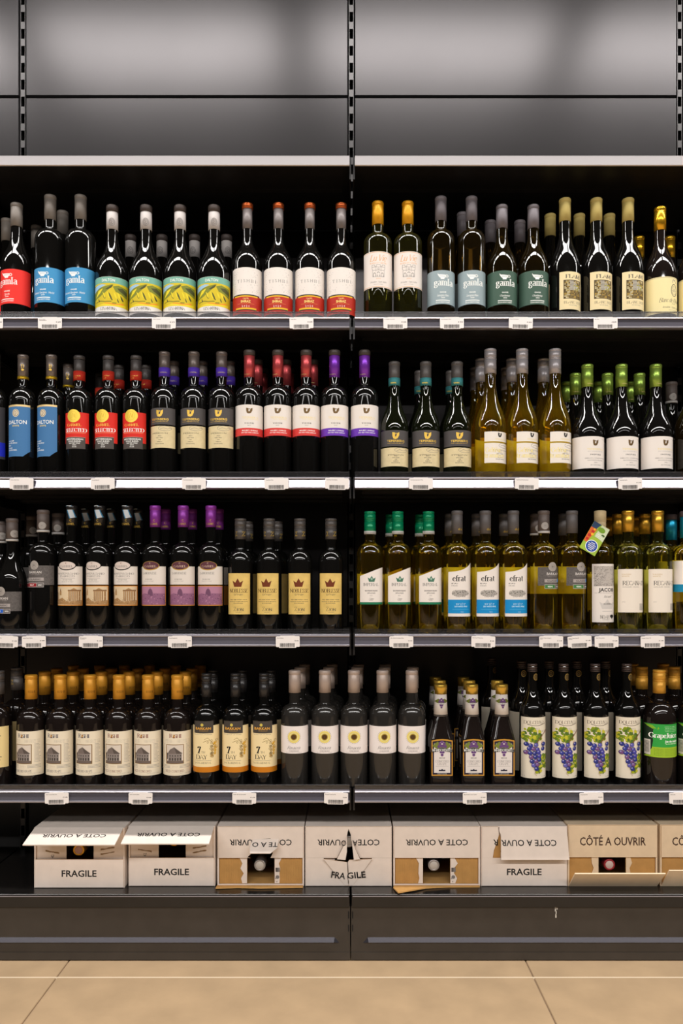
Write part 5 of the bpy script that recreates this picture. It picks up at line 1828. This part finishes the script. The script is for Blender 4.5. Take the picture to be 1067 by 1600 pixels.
for pts, ry, tx, cx in (([(-.030, -hh), (-.006, -.034), (-.004, -.020), (-.004, -.062), (-.008, -hh - .002)], -14, 'O', -.0125), ([(.030, -hh), (.008, -.034), (.005, -.010), (.009, -.040), (.014, -hh - .002)], 14, 'A', .0170)):
    o = MB().plate(pts, -.0030, -.0008, 0, 1).build('torn_flap', [CARD, KRAFT], c4.root)
    o.location = (0, -.0022, c4.h - .0012)
    o.rotation_euler = (math.radians(-7), 0, 0)
    flat_print('lettering', o, [(STENCIL, text_polys(tx, cx, -hh * .5, .0140, .0130, bold=.015, rot=math.pi))], -.0032)
hl = c4.h - c4.half - .0022
c4.lower(0, [(-fw, 0), (fw, 0), (fw, hl), (.062, hl), (.012, .001), (-.010, .001), (-.066, hl), (-fw, hl)], None)
for sg, tx in ((-1, 'FRAG'), (1, 'GILE')):
    if sg < 0:
        pts = [(-.065, hl - .0005), (-.010, .0015), (-.001, .0015), (-.0016, .016), (-.0036, .024), (-.002, .032), (-.004, hl - .010), (-.020, hl - .007)]
    else:
        pts = [(.061, hl - .0005), (.012, .0015), (.0012, .0015), (.001, .012), (-.0006, .020), (.0008, .030), (-.0014, hl - .010), (.002, hl - .004)]
    o = MB().plate(pts, -.0016, .0004, 0, 1).build('torn_flap', [CARD, KRAFT], c4.root)
    o.location = (0, 0, .0012)
    o.rotation_euler = (math.radians(3.5), 0, math.radians(-3 * sg))
    word = text_polys('FRA', -.0265, .0285, .0160, .037, bold=.022, rot=math.radians(-9)) if sg < 0 else text_polys('GILE', .0205, .0290, .0160, .0485, bold=.022, rot=math.radians(6))
    flat_print('lettering', o, [(STENCIL, word)], -.0018)
c5 = Carton(614.6, 750, 'wine carton with intact lettered flap and bottle opening, right of the joint')
c5.inner('ribbed', 21)
c5.upper(0)
fw = c5.fw
c5.lower(84, [(-fw, 0), (fw, 0), (fw, .010), (.03, .012), (-.03, .022), (-fw + .006, .066), (-fw - .004, .020)], None, [KRAFT, KRAFT])
c6 = Carton(751.4, 886, 'wine carton with partly torn lettered flap over a FRAGILE panel, sixth from left')
c6.inner(False, 25)
fw, hh = c6.fw, c6.half
cut = -.066
ps = text_polys('COTE A OUVRIR', 0, -hh * .5, .0148, .162, bold=.015, rot=math.pi)
c6.upper(0, [(-fw, 0), (-fw, -hh), (cut - .016, -hh), (cut - .013, -hh + .020), (cut - .004, -.036), (cut, -.020), (cut - .002, 0)], None, items=[(STENCIL, [q for q in ps if max(p[0] for p in q) < cut + .018 and max(p[0] for p in q) < cut - .001])])
o = MB().plate([(cut - .015, -hh), (cut + .004, -hh), (cut + .006, -.030), (cut, -.016), (cut - .003, -.034), (cut - .012, -hh + .020)], .0006, .0016).build('torn_core', [KRAFT], c6.root)
o.location.z = c6.h - .0012
c6.upper(17, [(cut + .001, 0), (cut, -.010), (cut + .004, -.020), (cut + .003, -.044), (cut + .001, -hh - .001), (fw + .001, -hh - .001), (fw, 0)], None, items=[(STENCIL, [q for q in ps if min(p[0] for p in q) > cut + .0022])])
c6.lower()
c7 = Carton(887, 1027, 'tan wine carton with brown lettering and folded-out lower flap', card=TAN, hb=.160)
c7.inner('plain', 29)
c7.upper(0, None, 'CÔTÉ A OUVRIR', BROWNINK, 0, .172, .0205)
c7.lower(42, [(-c7.fw, 0), (c7.fw, 0), (c7.fw + .006, .064), (-c7.fw + .004, .064)], None, [TAN, TAN])
c8 = Carton(1031.4, 1171, 'tan wine carton cut off by the picture edge, brown lettering', card=TAN, hb=.160)
c8.inner('plain', 33)
c8.upper(0, None, 'CÔTÉ A OUVRIR', BROWNINK, 0, .172, .0205)
c8.lower(34, [(-c8.fw, 0), (c8.fw, 0), (c8.fw + .004, .064), (-c8.fw + .006, .064)], None, [TAN, TAN])

# bottles lying inside the cartons, necks to the front
RING = {'gold': foil('ring_gold', 206, 150, 40, 1.2, .35, .6), 'grey': foil('ring_pewter', 150, 144, 140, 1.2, .4, .5), 'red': foil('ring_red', 150, 40, 48, 1.2, .4, .4)}
DISC = {'gold': C(190, 150, 140), 'grey': C(186, 178, 168), 'red': C(200, 176, 168)}
lr = bez((.0365, .185), (.0365, .222), (.0138, .215), (.0138, .240), 8)
lie_me = lathe([(0, .004), (.030, 0), (.0358, .002), (.0365, .006)] + lr + [(.0138, .283), (0, .283)], [GLASS_BLACK], 32)


def lying(px, py, col, label, deep=.0):
    y = YBOX + .006 + deep
    root = empty('wine_bottle', (wx(px, y), y + .288, wz(py, y)))
    root.rotation_euler = (math.radians(90), 0, 0)
    tag(root, label, 'wine bottle', 'bottles lying inside the cartons')
    link('glass', lie_me, root)
    cp = link('capsule', lathe([(.0139, .240), (.0146, .240), (.0146, .272), (.0139, .2735), (.0150, .2745), (.0150, .2825), (.0144, .2842), (.0110, .2842), (.0105, .2836), (0, .2836)], [RING[col]], 32, 'capsule'), root)
    link('cap_disc', lathe([(.0104, .2837), (.0100, .2842), (0, .2842)], [DISC[col]], 24, 'cap_disc'), cp)
    return root


lying(122, 1329, 'gold', 'wine bottle end with gold ring inside the leftmost carton', -.012)
lying(271, 1314, 'gold', 'wine bottle end half hidden under raised flap of second carton')
lying(405.6, 1353, 'grey', 'pewter-capped wine bottle end inside the third carton')
lying(545, 1316, 'grey', 'wine bottle end behind the star-shaped tear in the fourth carton')
lying(678, 1353, 'grey', 'pewter-capped wine bottle end inside the carton with intact lettered flap')
lying(953, 1352, 'red', 'red-ringed wine bottle end inside the tan carton')

# ------------------------------------------------------------------ price tags on the rails
TAGPAPER = mat('price_tag_card', rgb(226, 220, 216, 1.1), .45, 0, .4)
TAGS = [
    (0, -14, 'cut-off price tag at the far end of the top rail', 'Gamla', '€ 14.95'), (0, 78, 'price tag below the sky-blue-label bottles', 'Gamla Galilee / Cabernet Merlot', '€ 14.95'), (0, 256, 'price tag below the landscape-label bottles', 'Dalton Levantina', '€ 14.75'),
    (0, 471, 'price tag below the copper-stoppered bottles', 'Tishbi Shiraz', '€ 13.95'), (0, 617.6, 'price tag below the castle sketch bottles', 'La Vie Blanc Du Castel', '€ 19.95'), (0, 706, 'price tag below the grey-label cup emblem bottles', 'Gamla Sauvignon Blanc', '€ 17.95'),
    (0, 813.6, 'price tag below the dark-green-label bottles', 'Gamla Chardonnay', '€ 18.25'), (0, 946, 'price tag below the mosaic-label bottles', 'Flam Blanc', '€ 25.95'),
    (1, 33.6, 'price tag below the denim-blue-label bottles', 'Dalton Petite Sirah', ''), (1, 160.5, 'price tag below the gold disc label bottles', 'Carmel Selected', ''), (1, 303, 'price tag below the violet-necked bottles', 'Teperberg Impression', ''),
    (1, 432, 'price tag below the pink-foiled bottles', 'Teperberg Vision', ''), (1, 526.6, 'price tag below the purple-foiled bottles', 'Teperberg Vision Malbec', ''), (1, 657.6, 'price tag below the teal-necked bottles', 'Teperberg Impression White', ''),
    (1, 823, 'price tag below the golden silver-capped bottles', 'Teperberg Gewurztraminer', ''), (1, 984.5, 'price tag below the green-foiled bottles', 'Teperberg Inspire', '€ 11.75'),
    (2, 9.5, 'cut-off price tag below the blue bar label bottle', 'Barkan Malbec', '€ 11.95'), (2, 53, 'price tag below the red bar label bottle', 'Barkan Classic Merlot', '€ 10.95'), (2, 142, 'price tag below the sepia ruins bottles', 'Montepulciano / D Abruzzo', '€ 11.95'),
    (2, 281, 'price tag below the mauve dome bottles', 'Cavriel Sangiovese', '€ 11.95'), (2, 449.6, 'price tag below the gold crown label bottles', 'Zion Noblesse', '€ 9.95'), (2, 627, 'price tag below the slanted crown label bottles', 'Zion Imperial Sauvignon Blanc', '€ 9.95'),
    (2, 755, 'price tag below the blue-banded white labels', 'Efrat Israeli White wine', '€ 9.95'), (2, 861, 'price tag below the medallion-capped golden bottle', 'Barkan Classic Sauvignon / Blanc', '€ 11.95'), (2, 905.5, 'tilted price tag below the plain-capped golden bottle', 'Barkan Classic Emerald / Riesling', '€ 11.95'),
    (2, 947.5, 'price tag below the engraving-label bottle', 'Noah Winery Jacob', '€ 13.95'), (2, 1019.5, 'price tag below the ivory-label bottles', 'Recanati Yasmin Wit', '€ 11.95'),
    (3, 88.7, 'price tag below the navy-lettered house labels', 'Roshi Concord Red wine', '€ 10.95'), (3, 219.6, 'price tag below the maroon-lettered house labels', 'Roshi Concord grape', '€ 10.95'), (3, 381.6, 'price tag below the numeral seven bottles', 'Barkan 7th Day Sacramental', '€ 11.95'),
    (3, 525, 'price tag below the sun emblem bottles', 'Rosacea Cuvee Speciale', '€ 8.95'), (3, 741.6, 'price tag below the square bottles', 'Manischewitz Concord grape', '€ 10.95'), (3, 924, 'price tag below the painted grape bottles', 'Red grape juice', '€ 6.75'),
    (3, 1064, 'cut-off price tag below the bright green label bottles', 'Grape juice', '€ 5.75'),
]
TW_, TH_ = .0605, .0285
for n_, (r, px, lab, name, price) in enumerate(TAGS):
    y = Y_LIP - .0080
    random.seed(n_ + 40)
    root = empty('price_tag', (wx(px, y), y, RAIL[r] - .0305))
    root.rotation_euler = (0, math.radians(random.uniform(-1.2, 1.2) - (2.5 if 'tilted' in lab else 0)), 0)
    tag(root, lab, 'price tag', 'white barcode price tags on the rails')
    w, h = TW_ / 2, TH_ / 2
    cd = MB().plate([(-w, -h + .002), (-w + .0015, -h), (w - .0015, -h), (w, -h + .002), (w, h - .003), (w - .002, h - .0015), (w - .012, h - .0012), (w - .013, h), (-w + .012, h), (-w + .011, h - .0012), (-w + .002, h - .0015), (-w, h - .003)], -.0005, .0004).build('card', [TAGPAPER], root)
    b0 = MB().plate([(-w + .008, -h - .0020), (w - .009, -h - .0020), (w - .0085, -h + .003), (-w + .0075, -h + .003)], -.0009, -.0005).build('holder_foot', [TAGPAPER], root)
    ps = []
    for k, ln in enumerate(name.split(' / ')):
        ps += text_polys(ln, -w + .003, h - .0058 - .0026 * k, .0019, None, align='l', bold=.02)
    mx = max(p[0] for q in ps for p in q)
    if mx > w - .004:
        f_ = (2 * w - .008) / (mx + w - .003)
        ps = [[((x + w - .003) * f_ - w + .003, z) for x, z in q] for q in ps]
    items = [(GREYINK, ps)]
    if price:
        items.append((INK, text_polys(price, w - .003, .0012, .0026, None, align='r', bold=.03)))
    bars, x = [], -w + .0105
    while x < w - .0125:
        bw = random.choice((.0004, .0006, .0009, .0012))
        bars.append([(x, -h - .0005), (x + bw, -h - .0005), (x + bw, -h + .0095), (x, -h + .0095)])
        x += bw + random.choice((.0004, .0006, .0008))
    flat_print('print', cd, items, -.0006)
    flat_print('barcode', cd, [(INK, bars)], -.0010)
